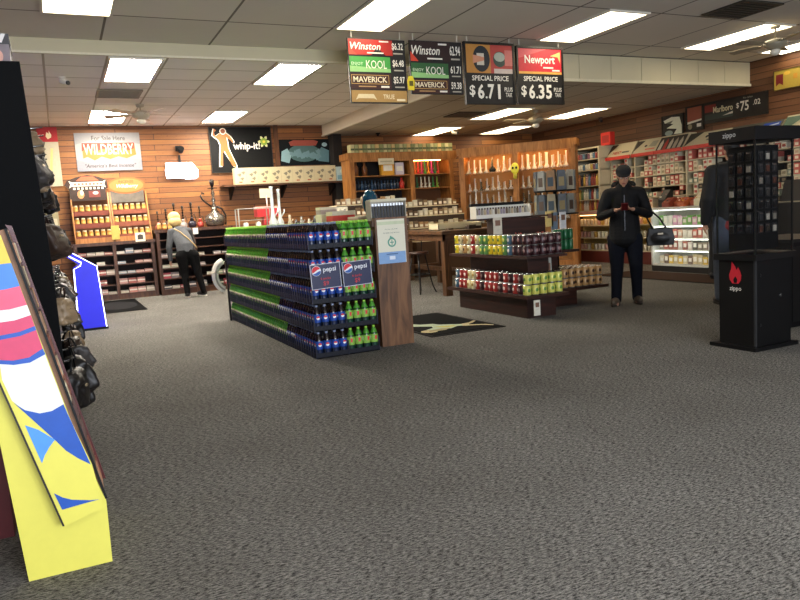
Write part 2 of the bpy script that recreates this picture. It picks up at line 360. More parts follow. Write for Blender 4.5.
# ================================================================== BACK WALL SIGNS
U, V = (1, 0, 0), (0, 0, 1)
ORG, REDD, YEL = M('e2621f', .6), M('b3251c', .6), M('e0b83a', .6)
sign('banner', 'pale banner with orange lettering on the plank wall above the incense racks', 'banner', (.46, 14.97, 2.46), U, V, 1.17, .72, [
    ('p', [(0, 0), (1.17, 0), (1.17, .2), (.8, .26), (.3, .14), (0, .22)], M('84848a')), ('p', [(0, .5), (.4, .62), (1.17, .5), (1.17, .72), (0, .72)], M('8a8888')),
    ('t', 'For Sale Here', .6, .62, .09, M('3c3230'), .6, .005), ('p', [(.12, .52), (1.06, .52), (1.08, .3), (1.0, .27), (.9, .23), (.75, .27), (.6, .22), (.45, .27), (.32, .2), (.2, .27), (.12, .24)], M('c9702c')), ('p', [(.12, .53), (1.06, .53), (1.05, .42), (.95, .38), (.85, .43), (.7, .37), (.5, .42), (.35, .37), (.2, .42), (.11, .38)], M('b53620')), ('t', 'WILDBERRY', .59, .41, .2, M('e8cfae'), -.9, .012),
    ('t', "\"America's Best Incense\"", .6, .1, .07, M('3a2c2a'), -.92, .008, .2)], board=M('9c9894', .5, noise=.1, scale=4), th=.01)
sign('banner', 'narrow white banner with a red top and flame mark hanging by the left corner', 'banner', (-.16, 14.96, 2.2), U, V, .34, 1.09, [
    ('r', 0, .82, .34, 1.09, M('b0181d')), ('p', [(.17, .87), (.23, .9), (.24, .95), (.2, 1.03), (.2, .97), (.16, 1.0), (.14, .92)], M('f1d9b0')), ('p', [(.12, .1), (.17, .1), (.24, .7), (.2, .7)], M('d9c37a'))], board=M('b9b096', .6), th=.015)
sign('notice_board', 'beige notice panel on the plank wall behind the hanging bags', 'sign', (-.18, 14.97, 1.2), U, V, .22, .84, [('r', .03, .5, .18, .75, M('c9b58c')), ('r', .05, .1, .19, .4, M('cfc3a4'))], board=M('a89c78'), th=.02)
GR = M('8aa83a')
fig = [(.03+q[0]*.8, q[1]) for q in [(.18, .14), (.26, .14), (.28, .4), (.33, .44), (.5, .14), (.6, .1), (.6, .16), (.43, .5), (.42, .62), (.4, .72), (.5, .66), (.56, .6), (.58, .64), (.5, .74), (.38, .82), (.32, .82), (.24, .8), (.12, .74), (.1, .82), (.16, .86), (.1, .9), (.05, .76), (.2, .66), (.24, .56), (.22, .44), (.2, .3)]]
sign('poster', 'black whip-it! poster with an outlined dancing figure and a yellow flower', 'poster', (2.97, 14.96, 2.35), U, V, 1.3, .93, [
    ('p', [(a*1.0+.02*(1 if a > .3 else -1), b*1.02-.02) for a, b in fig], M('efe6d8')), ('p', fig, M('a8622a')), ('e', .29, .84, .065, .065, M('efe6d8')), ('e', .29, .84, .05, .05, M('7a3f1d')),
    ('t', 'whip-it!', .76, .52, .19, M('efe9dc'), -.56, .02),
    *[('p', [(1.13+.1*math.cos(a-.3), .62+.1*math.sin(a-.3)), (1.13+.13*math.cos(a), .62+.13*math.sin(a)), (1.13+.1*math.cos(a+.3), .62+.1*math.sin(a+.3)), (1.13, .62)], M('dcd9a0')) for a in [k*math.pi/3 for k in range(6)]],
    ('e', 1.13, .62, .075, .075, GR), ('e', 1.13, .62, .03, .03, M('e5d24a'))], board=M('0a0908', .6, spec=.2), th=.02, frame=M('231a12'), fw=.012)
random.seed(3)
bl = []
for k in range(16):
    x, y = .25+random.random()*.85, .1+random.random()*.17; r = .03+random.random()*.045
    bl.append(('p', [(x+r*(1+.5*random.random())*math.cos(a*1.05), y+r*1.3*random.random()+r*math.sin(a*1.05)) for a in range(6)], M('6f9095')))
sign('poster', 'dark teal poster of pale shapes under a red title bar', 'poster', (4.42, 14.96, 2.46), U, V, 1.15, .55, [
    ('e', .55, .26, .36, .19, M('4a6a68')), ('p', [(.02, .1), (.2, .05), (.26, .22), (.18, .36), (.05, .3)], M('8fb0b4')), ('p', [(.86, .08), (1.1, .05), (1.12, .3), (.95, .38), (.84, .24)], M('5f8288'))]+bl+[
    ('p', [(.25, .41), (.82, .41), (.88, .5), (.78, .53), (.32, .53), (.22, .49)], M('9c4a3a')), ('e', 1.02, .43, .06, .045, M('a9c0c4'))], board=M('0a1012', .6, spec=.2), th=.02)
nt = thing('neon_sign', 'small glowing white neon sign on the plank wall left of the black poster', 'neon sign', (2.35, 14.93, 2.43))
NEON = M('f4f0ff', .5, emit=6, noise=0)
nb = B(); nb.box(-.29, -.005, -.16, .25, .02, .12, M('30323c', .3)); nb.build('backing_panel', nt)
B().prism([(-.27, -.14), (.05, -.14), (.08, -.16), (.27, -.16), (.31, -.12), (.31, -.02), (.25, .05), (.2, .12), (-.27, .12)], -.03, -.006, NEON).build('glowing_face', nt)
B().tube([(-.28, -.02, -.15), (-.29, -.02, 0), (-.28, -.02, .13), (0, -.02, .135), (.21, -.02, .13), (.27, -.02, .06), (.32, -.02, -.01), (.32, -.02, -.13), (.27, -.02, -.17), (.07, -.02, -.17), (.04, -.02, -.15), (-.28, -.02, -.15)], .014, NEON, 6).build('neon_border', nt)
B().box(-.02, .02, .13, .02, .06, .3, BLK).build('bracket', nt)
sl = thing('spotlight', 'small black spotlight on the plank wall above the neon sign', 'spotlight', (2.34, 14.98, 2.86)); B().box(-.05, -.03, -.05, .05, .02, .05, BLK).build('mount', sl)
B().lathe([(.05, -.05), (.06, .06)], BLK, T=Matrix.Translation((.04, -.1, -.04)) @ Matrix.Rotation(R(60), 4, 'X')).build('lamp_head', sl)

# wall ledge with card boxes
lg = thing('wall_shelf', 'long dark wooden ledge on the back wall under the row of pale boxes', 'shelf', (4.4, 14.75, 2.04))
DW = wood_mat('ledge_wood', '5f3a1e', '3b210f', (22, 3, 3)); B().box(-1.3, -.22, 0, 1.4, .25, .035, DW).build('shelf_board', lg)
for x in (-1.1, 0, 1.1): B().prism([(.24, -.25), (.24, 0), (-.15, 0), (-.15, -.03)], x-.02, x+.02, BLK, ax='x').build('bracket', lg)
BX = M('c4b690', .6, noise=.05)
for k in range(9):
    t = thing('card_box', 'pale printed box in the row on the wall ledge, %s from the left end' % nth(k), 'box', (3.46+k*.243, 14.68, 2.076), group='pale boxes on the wall ledge')
    B().box(-.119, -.09, 0, .119, .09, .335, BX).build('carton', t)
    g = M('7a735f'); it = [('p', [(x+dx, y+dy) for dx, dy in ((0, 0), (.07, .03), (.09, .0), (.06, -.05))], g) for x, y in ((-.07, .2), (-.02, .12), (.01, .24))]
    draw(it+[('r', -.04, .035, .03, .06, M('a4502c'))], Face((0, -.0905, 0), U, V), t, lift=.0)
t = thing('card_box', 'pale blue and white box at the right end of the wall ledge', 'box', (5.67, 14.68, 2.076)); B().box(-.13, -.09, 0, .12, .09, .3, M('b9cbc6')).build('carton', t)
draw([('r', -.11, .03, .1, .12, M('7fa6ad')), ('e', 0, .2, .05, .05, M('dfe8d2'))], Face((0, -.0905, 0), U, V), t)

# ================================================================== BOTTLE DISPLAY
def bottle(green, near):
    liq = M('1d4a1c' if green else '120a0c', .15, noise=.1); lab = M('88b84a' if green else '1c459c', .4, noise=.5, scale=70); cap = M('9fdc4a' if green else '8a97b4', .5)
    neck = M('458a2c' if green else '1b1416', .12, noise=.75, scale=55); low = M('123a2c' if green else '14203f', .3); alt = M('c9b8a8' if green else 'dfe2ee', .4, noise=.4, scale=80)  # neck noise paints highlights and dark gaps into the colour
    prof = [(.026, 0), (.036, .008), (.0365, .05), (.035, .065), (.0365, .072), (.0365, .145), (.033, .165), (.021, .195), (.0135, .212), (.0135, .218)]
    ms = [low, low, low, low, liq, liq, neck, neck, neck]
    seg = 14 if near else 8
    if near:
        t = thing('citrus_soda_bottle' if green else 'cola_bottle', 'x', 'bottle')
        B().lathe(prof, liq, seg=seg, mats=ms).build('bottle_body', t)
        l = B().lathe([(.0368, .072), (.0371, .076), (.0371, .144), (.0368, .148)], lab, seg=seg, cap=False).build('wrap_label', t)
        for a in (-90, 180):
            e = B()
            fr = Matrix.Rotation(R(a), 4, 'Z') @ Matrix.Translation((.0375, 0, .115)) @ Matrix.Rotation(R(90), 4, 'Y')
            if green: e.prism([(-.02, -.012), (.0, -.006), (.02, -.014), (.012, .002), (.02, .012), (.0, .008), (-.018, .014)], 0, .0005, M('d6243a' if a == -90 else 'f0f0e0', .5), T=fr, ax='z')
            else:
                e.prism([(.017*math.cos(q), .017*math.sin(q)) for q in [i*math.pi/8 for i in range(16)]], 0, .0004, M('eef0f6', .5), T=fr, ax='z')
                e.prism([(-.017*math.cos(q), .017*math.sin(q)) for q in [i*math.pi/8-math.pi/2 for i in range(9)]], .0004, .0008, M('d3262f', .5), T=fr, ax='z')
            e.build('emblem', l)
        B().lathe([(.0145, .213), (.0145, .228), (.012, .23)], cap, seg=10).build('cap', t)
        return t
    b = B().lathe([(.024, 0), (.034, .008), (.033, .08), (.0345, .086), (.0345, .145), (.031, .165), (.0145, .208), (.0145, .23)], liq, seg=seg, mats=[low, low, low, lab, neck, neck, cap])
    b.ball((-.0335, 0, .118), (.009, .02, .022), alt, 7, 5)
    return b.build('citrus_soda_bottle' if green else 'cola_bottle')
src = {(g, n): bottle(g, n) for g in (0, 1) for n in (0, 1)}
PX0, PY0, DX, DY, DZ = 1.995, 6.09, .0785, .0745, .2475
greenbulk = B()
names = {0: 'blue cola bottle', 1: 'green soda bottle'}
nlow = {4: 'top', 3: 'fourth', 2: 'middle', 1: 'second', 0: 'bottom'}
cnt = {0: 0, 1: 0}
order = []
for lay in range(5):
    bound = [12, 15, 19, 19, 19][lay]
    for r in range(48):
        for c in range(8):
            if c and r and lay < 4: continue
            g = 1 if (r > bound or c > 3) else 0
            order.append((0 if (c == 0 or r == 0) else 1, r, c, lay, g))
order.sort()
for pr, r, c, lay, g in order:
    x, y, z = PX0+.04+c*DX, PY0+.04+r*DY, .012+lay*DZ
    if cnt[g] >= 300:
        greenbulk.lathe([(.034, 0), (.0345, .145), (.031, .165), (.0145, .208), (.0145, .23)], M('2f7d1e', .25), c=(x, y, z), seg=8, mats=[M('88b84a', .4, noise=.5, scale=70), M('458a2c', .12), M('458a2c', .12), M('9fdc4a', .5)]); continue
    cnt[g] += 1
    if r == 0: lb = '%s, soda stack end face, %s layer, %s from near corner' % (names[g], nlow[lay], nth(c))
    elif c == 0: lb = '%s, soda stack long side, %s layer, %s from near corner' % (names[g], nlow[lay], nth(r))
    else: lb = '%s, soda stack top layer, %s row back, %s column across' % (names[g], nth(r), nth(c))
    near = 1 if (r == 0 or (c == 0 and r < 9)) else 0
    place(src[(g, near)], (x, y, z), random.uniform(-.25, .25) if near else random.uniform(-.5, .5), lb, ('green soda bottles' if g else 'cola bottles')+' stacked in the floor display')
tag(greenbulk.build('soda_bottles_rear'), 'green bottle tops filling the rear of the soda stack', 'bottle', kind='stuff')
# plastic shells (trays) under every layer
shell = B(); TR = M('080c1a', .5, spec=.3); RB = M('1c2440', .35); w, d = 4*DX-.006, 6*DY-.006
shell.box(0, 0, 0, w, d, .008, TR)
for q in ((0, 0, w, .005), (0, d-.005, w, d), (0, 0, .005, d), (w-.005, 0, w, d)): shell.box(q[0], q[1], 0, q[2], q[3], .05, TR)
for k in range(7):
    yy = k*DY if k < 6 else d-.006; shell.box(-.004, yy, 0, .004, yy+.009, .135, RB); shell.box(w-.004, yy, 0, w+.004, yy+.009, .135, RB)
for k in range(5): xx = min(k*DX, w-.008); shell.box(xx, -.003, 0, xx+.008, .003, .085, TR)
shell = shell.build('bottle_tray')
for lay in range(5):
    for i in range(8):
        for j in range(2):
            if j and i and lay < 4: continue
            place(shell, (PX0+j*4*DX, PY0+i*6*DY, .002+lay*DZ), 0, 'navy bottle tray, soda stack %s layer, %s from near end, %s column' % (nlow[lay], nth(i), ('outer', 'inner')[j]), 'plastic trays in the soda display', cat='tray')
# core the bottles are stacked around: display counter with glass top items behind
cn = thing('checkout_counter', 'rough oak counter end with a notice taped on, behind the soda stack', 'counter', (2.7, 6.2, 0))
B().box(0, 0, 0, .34, .06, 1.24, OAK).build('end_panel', cn)
B().box(0, .06, 0, .32, 3.5, 1.16, OAK).build('body', cn)
B().box(-.02, .02, 1.16, .37, 3.55, 1.215, wood_mat('counter_top_wood', '5a3a22', '36200f', (3, 22, 3))).build('countertop', cn)
draw([('r', 0, 0, .29, .42, M('dcd9c4', .6, noise=.03)), ('r', 0, 0, .285, .11, M('7fa3cf', .5)), ('r', .0, .37, .29, .40, M('c3cba8', .5)),
      ('t', 'Currency under $100', .145, .325, .014, M('5b6a5c'), .18, .0), ('t', 'We Gladly Check All Money', .145, .29, .014, M('5b6a5c'), .24, .0),
      ('e', .145, .2, .045, .045, M('5e9a86')), ('p', [(.12, .23), (.13, .265), (.17, .24), (.16, .22)], M('5e9a86')), ('e', .145, .2, .03, .03, M('dcd9c4')), ('r', .14, .175, .15, .225, M('5e9a86')), ('r', .125, .195, .165, .205, M('5e9a86')),
      ('r', .08, .085, .2, .093, M('3d5b86')), ('r', .11, .035, .17, .07, M('d5dfec'))], Face((.02, 0, .8), (1, 0, 0), (0, 0, 1)), cn, ('notice_paper', 'notice_text'), lift=.001)
def pepsi(x, lab):
    t = sign('price_sign', lab, 'price sign', (x, 6.06, .635), (1, 0, .035), (-.035, 0, 1), .285, .225, [
        ('e', .06, .165, .045, .045, M('e9ebf0')), ('p', [(.06+.042*math.cos(a), .165+.042*math.sin(a)) for a in [R(q) for q in range(25, 206, 12)]]+[(.045, .16), (.07, .175)], M('d2303a')),
        ('p', [(.06+.042*math.cos(a), .165+.042*math.sin(a)) for a in [R(q) for q in range(215, 361, 12)]]+[(.08, .16), (.055, .148)], M('2d5ba8')),
        ('t', 'pepsi', .185, .165, .055, M('e6e8ee'), .15, .012), ('t', '6 packs', .14, .09, .03, M('c23b45'), .12, .008), ('t', '$9', .14, .045, .045, M('c23b45'), .06, .012)],
        board=M('22274a', .4, noise=.05), th=.006, frame=M('c9ccd6', .4), fw=.005)
pepsi(1.985, 'navy pepsi price sign on the end of the stack, over the cola bottles')
pepsi(2.29, 'navy pepsi price sign on the end of the stack, nearest the oak panel')

# things on the counter behind the bottles
t = thing('lighter_rack', 'white rack of black lighters on the counter above the taped notice', 'rack', (2.72, 6.3, 1.217))
CR = M('a8a394', .5, noise=.03); b = B().box(0, 0, 0, .36, .12, .012, CR).box(0, .11, 0, .36, .12, .2, CR).box(-.008, 0, 0, 0, .12, .19, CR).box(.36, 0, 0, .368, .12, .19, CR); b.build('tray', t)
B().box(-.01, -.01, .175, .37, .03, .2, M('c9c2a8', .5)).build('top_rail', t)
li = B().box(-.011, -.006, 0, .011, .006, .12, M('17171a', .3)).box(-.01, -.006, .12, .01, .006, .145, CHROME).build('pocket_lighter')
for k in range(11): place(li, (2.745+k*.032, 6.33, 1.231), 0, 'black lighter in the white counter rack, %s from the left' % nth(k), 'black lighters in the white rack', cat='lighter')
t = thing('globe_vessel', 'dark blue-green glass vessel standing on the counter beside the white lighter rack', 'glass vessel', (2.97, 6.9, 1.217))  # globe-shaped vessel, not a light source
B().lathe([(.055, 0), (.06, .02), (.035, .05), (.03, .06)], M('1d4652', .2), seg=16).build('foot', t)
B().lathe([(.03, .06), (.07, .1), (.085, .17), (.08, .25), (.05, .3), (.015, .32)], M('143f52', .12, noise=.5, scale=12), seg=18).build('bowl', t)
def cbox(x, y, sx, sy_, sz, h, label, z=1.217, rz=0):
    t = thing('carton', label, 'box', (x, y, z), rz); B().box(-sx/2, -sy_/2, 0, sx/2, sy_/2, sz*.62, M(h, .6)).build('carton_base', t)
    B().box(-sx/2, -sy_/2, sz*.62, sx/2, sy_/2, sz, M('d6cdb4', .6)).build('carton_lid', t); return t
cbox(2.8, 7.35, .26, .2, .12, 'c8362a', 'red and cream carton on the counter left of the blue-green vessel')
cbox(2.82, 7.85, .2, .2, .1, 'ddd3ba', 'cream carton on the counter behind the red one')
cbox(2.82, 7.85, .2, .16, .08, 'a2928a', 'greyish carton resting on the cream carton', 1.318)
cbox(2.86, 7.0, .0+.12, .28, .05, 'c2a98c', 'flat tan carton on the counter nearest the vessel')
t = thing('display_stand', 'two-tier red cardboard stand with a small sign on a stalk, on the counter', 'display stand', (3.16, 11.65, 0))
rd = M('b8262b', .5)
B().box(-.11, -.09, 0, .11, .09, 1.0, BACKDARK).build('pedestal', t); B().box(-.09, -.09, 1.0, .09, .09, 1.36, rd).build('lower_box', t); B().box(-.2, -.1, 1.37, .2, .12, 1.5, rd).build('upper_tray', t)
B().box(-.2, .0, 1.5, .2, .12, 1.54, M('d8b9a8', .5)).build('packet_row', t); B().tube([(0, 0, 1.5), (0, 0, 1.72)], .012, WHT).build('stalk', t)
B().box(-.11, -.01, 1.68, .11, .01, 1.83, CREAM).build('sign_card', t)
def waterpipe(x, y, z, h, rb, label, mat=None, group=None):
    g = mat or M('cfd6d4', .08, metal=.3, noise=.2, scale=20)
    t = thing('water_pipe', label, 'water pipe', (x, y, z), group=group)
    B().lathe([(rb*.9, 0), (rb, h*.04), (rb, h*.12), (rb*.45, h*.24), (rb*.38, h*.5), (rb*.38, h*.95), (rb*.5, h)], g, seg=10).build('tube', t)
    B().tube([(0, 0, h*.2), (rb*1.2, 0, h*.38), (rb*1.25, 0, h*.46)], rb*.17, g, 6).build('bowl_stem', t); return t
b = thing('display_counter', 'low glass-topped display counter between the soda stack and the back wall', 'counter', (2.5, 10.9, 0))
B().box(0, 0, 0, 1.95, .5, .75, BACKDARK).build('cabinet_base', b); B().box(0, 0, .75, 1.95, .5, 1.16, GLASS).build('glass_case', b)
f = B()
for x in (0, 1.0, 1.92): f.box(x, -.01, .75, x+.03, .01, 1.18, M('5a5247', .4))
f.box(0, -.01, 1.16, 1.95, .5, 1.19, M('5a5247', .4)); f.build('case_frame', b)
waterpipe(3.05, 10.95, 1.2, .62, .07, 'tall clear glass water pipe on the display counter, left of a pair')
waterpipe(3.19, 11.05, 1.2, .58, .06, 'tall clear glass water pipe on the display counter, right of a pair')
t = thing('acrylic_stand', 'clear acrylic tabletop stand with a thin frame at the left of the display counter', 'display stand', (2.62, 11.1, 1.2))
A = M('b9b3a2', .15, .2); f = B()
for x in (-.08, .42):
    for y in (0, .2): f.box(x, y, 0, x+.015, y+.015, .3, A)
f.box(-.08, 0, .3, .435, .215, .31, A).box(-.08, 0, .12, .435, .215, .127, A); f.build('stand_frame', t)
for k in range(2): tag(B().lathe([(.04, 0), (.045, .02), (.045, .08), (.02, .1)], M('cfc9ba', .2), seg=10).build('glass_jar', loc=(2.66+k*.2, 11.15, 1.2)), ('small clear jar', 'second small clear jar')[k]+' under the acrylic stand on the display counter', 'jar')
random.seed(5)
for k in range(10):
    x = 3.38+k*.1; h = random.choice((.1, .14, .18, .22)); col = random.choice(('8e8a80', '5b5750', 'a89c84', '3c3a38', '6d7d86'))
    t = thing('glass_pipe', '%s small glass piece from the left on the display counter top' % nth(k), 'glass pipe', (x, 11.0+random.random()*.2, 1.192), group='small glass pieces on the display counter')
    B().lathe([(.035, 0), (.045, h*.25), (.02, h*.6), (.02, h)], M(col, .15, noise=.4), seg=8).build('vessel', t); B().tube([(0, 0, h*.3), (.06, 0, h*.6)], .01, M(col, .15, noise=.4), 6).build('mouthpiece', t)
cbox(4.3, 11.32, .24, .16, .26, 'cfc7a6', 'cream upright box with green leaf mark on the display counter', 1.192)
t = thing('ring_display', 'white C-shaped ring display on a post at the far end of the soda stack', 'display', (1.965, 9.5, .42))
RN = B(); pts = [(0+.12*0, -.33*math.cos(a)*1, .33*math.sin(a)) for a in [R(q) for q in range(60, 301, 12)]]
pts = [(-.27*math.sin(R(q)), 0, .19+.19*math.cos(R(q))) for q in range(8, 173, 8)]
B().box(-.02, -.02, -.42, .0, .02, .38, BLK).build('mount_post', t)
B().tube([(p[0]*.5-.03, .0, p[2]) for p in pts], .045, M('e9e6dc', .3, noise=.02), 10).build('ring', t)
B().tube([(p[0]*.5-.03, -.05, p[2]) for p in pts], .012, M('9a958a', .3), 6).build('edge_trim', t)

# ================================================================== SHELVING HELPERS
def case(name, label, cat, loc, rotz, w, d, h, posts, zs, frame, back, base=.1, top=.06, pw=.06, shelfm=None, z0=0, lip=0):
    """local x along the front, y going back, open at y=0"""
    t = thing(name, label, cat, loc, rotz)
    B().box(0, d-.02, z0, w, d, h, back).build('back_panel', t)
    if lip: B().box(0, -.012, h-top-lip, w, 0, h-top, frame).build('top_lip', t)
    for x in posts: B().box(x-pw/2, 0, z0, x+pw/2, d-.02, h-top, frame).build('upright', t)
    B().box(-pw/2, -.01, h-top, w+pw/2, d, h, frame).build('top_panel', t)
    if base: B().box(0, .02, 0, w, d-.02, base, frame).build('plinth', t)
    for z in zs:
        B().box(0, .01, z-.02, w, d-.02, z, shelfm or frame).build('shelf', t)
    return t
def loc3(loc, rz, x, y, z): c, s = math.cos(rz), math.sin(rz); return (loc[0]+x*c-y*s, loc[1]+x*s+y*c, loc[2]+z)

# ------------------------------------------------------------------ incense cabinets, back left
CABW = wood_mat('cabinet_wood', '5d3a26', '3a2014', (3, 3, 22)); CABB = M('2a1a12', .7)
case('shelf_unit', 'low two-bay wooden shelf unit of boxed incense under the jar racks', 'shelf unit', (.22, 14.45, 0), 0, 1.42, .5, 1.1, (.03, .70, 1.39), [.1+i*.19 for i in range(1, 5)]+[.11], CABW, CABB)
case('shelf_unit', 'two-bay wooden shelf unit beside the blonde shopper with water pipes on top', 'shelf unit', (1.68, 14.35, 0), 0, 1.44, .55, 1.27, (.03, .70, 1.41), [.11, .32, .52, .72, .9, 1.07], CABW, CABB)
cols = ['c98d84', 'd8c8b8', 'c9bfae', 'b86a62', 'e0dcd0', '8d6a5c', 'a7aeb8', 'd6a9a0']
def incbox(h_):
    b = B().box(-.07, 0, 0, .07, .12, .06, M(h_, .6)).box(-.071, -.001, .022, .071, 0, .04, M('efe6da', .6)); return b.build('incense_box')
ib = {c: incbox(c) for c in cols}
random.seed(11)
cols2 = ['8fa07a', 'c9cbb8', '4a5a48', 'b8505a', 'c9c0b0', '55555c', '9aa88a', 'a8a0a4']
ib.update({c: incbox(c) for c in cols2})
def fill(unit, loc, bays, zs, y, hs, cols=cols):
    for zi, z in enumerate(zs):
        for bi, (a, b_) in enumerate(bays):
            n = 4; k0 = 0
            for k in range(n):
                if random.random() < .18: continue
                place(ib[random.choice(cols)], (loc[0]+a+(k+.5)*(b_-a)/n, loc[1]+y, z+.001), 0, 'incense box, %s shelf up, %s bay %s, %s from left' % (nth(zi), ('left', 'right')[bi], unit, nth(k)), 'incense boxes in the low shelf units', cat='box', scale=(1, 1, random.choice(hs)))
fill('under the jars', (.22, 14.45), ((.06, .67), (.73, 1.36)), (.112, .291, .481, .671, .861), .06, (.8, 1, 1.6))
fill('by the blonde shopper', (1.68, 14.35), ((.06, .67), (.73, 1.38)), (.112, .322, .522, .722), .06, (1, 1.3, 1.8), cols2)
# slanted jar racks
jar = thing('incense_jar', 'x', 'jar')
B().lathe([(.036, 0), (.04, .01), (.04, .085), (.03, .1)], M('c48a3c', .3, noise=.4, scale=25), seg=10).build('glass_body', jar); B().lathe([(.034, .1), (.034, .12)], M('cfc4ac', .4), seg=10).build('lid', jar); B().lathe([(.0405, .02), (.0405, .06)], M('d9b468', .5), seg=10, cap=False).build('label_band', jar)
for ri, (x0, nm) in enumerate(((.28, 'left'), (.97, 'right'))):
    t = thing('jar_rack', '%s slanted wooden rack of orange incense jars on the low shelf unit' % nm, 'rack', (x0, 14.5, 1.1)); RW = wood_mat('rack_pine', 'c68544', '96602a', (3, 22, 22))
    for x in (0, .65): B().prism([(0, 0), (.4, 0), (.4, .95), (.33, .95)], x-.012, x+.012, RW, ax='x').build('side_panel', t)
    B().box(0, .38, 0, .65, .4, .95, M('6b4224', .7)).build('back_panel', t)
    B().box(.0, -.01, 0, .65, .03, .09, RW).build('front_board', t)
    for lv in range(3):
        y, z = .02+lv*.105, .12+lv*.235
        B().box(.01, y, z-.015, .64, y+.12, z, RW).build('shelf', t)
        B().box(.01, y-.005, z-.075+.0, .64, y, z+.012, M(('7a3a2a', '8a4a34')[ri], .6, noise=.5, scale=14)).build('card_strip', t)
        for k in range(6):
            place(jar, (x0+.06+k*.106, 14.5+y+.05, 1.1+z+.001), 0, 'orange incense jar, %s row up, %s slanted rack, %s from left' % (nth(lv), nm, nth(k)), 'incense jars on the slanted racks')
t = thing('header_sign', 'dark arched header sign with a white ribbon above the left jar rack', 'sign', (.6, 14.8, 1.9))
B().prism([(-.33, 0), (.3, 0), (.3, .2), (.36, .24), (.33, .38), (.2, .44), (0, .48), (-.2, .44), (-.36, .38), (-.4, .3), (-.33, .2)], -.01, .01, M('3c2a22', .6, noise=.5, scale=15)).build('board', t)
draw([('p', [(-.33, .24), (-.28, .27), (.25, .27), (.31, .24), (.29, .31), (.32, .38), (.26, .35), (-.27, .35), (-.33, .38), (-.3, .31)], M('e6d9c4')), *[('r', -.26+k*.07, .21, -.22+k*.07, .25, M('e6d9c4')) for k in range(8)],
      *[('r', -.24+k*.065, .29, -.2+k*.065, .33, M('8c6b58')) for k in range(8)], ('p', [(-.2, .37), (.2, .37), (.1, .45), (-.1, .45)], M('c2603f')), ('e', -.14, .12, .06, .08, M('cf8a5a')), ('e', -.12, .15, .03, .05, M('f0e2c8')), ('r', .0, .06, .2, .18, M('7c3b33')), ('e', .12, .14, .05, .03, M('d8d0c4'))], Face((0, -.0105, 0), U, V), t)
t = thing('header_sign', 'orange oval header sign with script lettering above the right jar rack', 'sign', (1.28, 14.8, 1.86))
B().prism([(.35*math.cos(k*math.pi/14), .3+.16*math.sin(k*math.pi/14)) for k in range(28)], -.01, .01, M('b5602c', .6)).build('board', t)
B().box(-.3, -.005, -.02, .3, .008, .2, M('6a6258', .6, noise=.5, scale=10)).build('lower_panel', t)
draw([('e', 0, .3, .31, .13, M('c9783c')), ('t', 'INCENSE', 0, .37, .05, M('b8431f'), .42), ('t', 'Wildberry', .02, .28, .09, M('f6e3bd'), .48, .02, .3)], Face((0, -.0105, 0), U, V), t)
t = thing('price_card', 'pale yellow price card clipped between the two jar racks', 'card', (.97, 14.44, 1.14)); B().box(-.07, 0, 0, .07, .008, .26, M('c9b45c')).build('card', t)
t = thing('price_card', 'white price card with a dark picture on the right jar rack front', 'card', (1.4, 14.42, 1.07)); B().box(-.09, 0, 0, .09, .008, .17, M('f2ead2')).build('card', t); draw([('p', [(-.05, .04), (.05, .04), (.05, .12), (0, .14), (-.05, .12)], M('4c443c'))], Face((0, -.0005, 0), U, V), t)
for k in range(3):
    t = place(jar, (1.76+k*.1, 14.42, 1.272), 0, 'orange incense jar on the shelf unit top, %s left of the blonde shopper' % nth(2-k), 'incense jars on the shelf unit top')
# water pipes and hookah on top of the second unit
def hookah(x, y, z, h, col, label, big=False):
    t = thing('hookah', label, 'hookah', (x, y, z)); g = M('8f877c' if big else col, .12, metal=.75 if big else .1, noise=.45, scale=14); mt = M('3a342f', .25, .8)
    B().lathe([(h*v*q, w_) for v, w_ in ((.16, 0), (.2, h*.04), (.235, h*.12), (.2, h*.22), (.09, h*.29)) for q in ((1,) if big else (.72,))]+[(h*.09, h*.295), (h*.055, h*.36), (h*.07, h*.4)], g, seg=20).build('vase', t)
    B().lathe([(h*.03, h*.38), (h*.045, h*.45), (h*.02, h*.5), (h*.05, h*.56), (h*.02, h*.62), (h*.045, h*.7), (h*.018, h*.76), (h*.035, h*.82)], mt if not big else g, seg=12).build('stem', t)
    B().lathe([(h*.1, h*.80), (h*.11, h*.815), (h*.03, h*.825)], mt, seg=14).build('tray', t)
    B().lathe([(h*.02, h*.82), (h*.05, h*.9), (h*.055, h*.97), (h*.02, h)], M('2a2320', .3) if not big else mt, seg=12).build('bowl', t)
    pts = [(-h*.05*s, 0, h*zz) for s, zz in ((1, .42), (3, .5), (4.6, .58), (5.2, .66), (4.6, .72), (3.6, .7))] if big else [(h*.035*s, -.02, h*zz) for s, zz in ((1, .45), (3, .55), (4, .4), (4.6, .3), (4, .22))]
    B().tube(pts, h*.02, M('1e1411', .3), 8).build('hose', t)
    if big: B().tube([(h*.05, 0, h*.42), (h*.17, .02, h*.36), (h*.24, .02, h*.22), (h*.22, .02, h*.02)], h*.022, M('1e1411', .3), 8).build('hose', t)
hookah(2.86, 14.55, 1.272, .93, 'c9bfae', 'large silvery glass hookah with curved dark hose on the shelf unit', True)
for x, h, col, lb in ((1.78, .36, 'b5716a', 'small pink hookah with a black top'), (1.94, .4, '5b4a44', 'small brown hookah behind the shopper'), (2.1, .5, '2c2a30', 'black hookah just above the shopper'), (2.26, .44, 'a99f98', 'smoky glass hookah right of the shopper'), (2.43, .5, '2a2630', 'tall dark hookah with a purple-black vase'), (2.59, .42, 'b5463c', 'red glass hookah beside the large silvery one')):
    hookah(x, 14.68, 1.272, h, col, lb+' on the shelf unit top')
t = thing('price_card', 'small white card on the front edge of the second shelf unit top', 'card', (2.42, 14.33, 1.14)); B().box(-.05, 0, 0, .05, .006, .12, WHT).build('card', t)

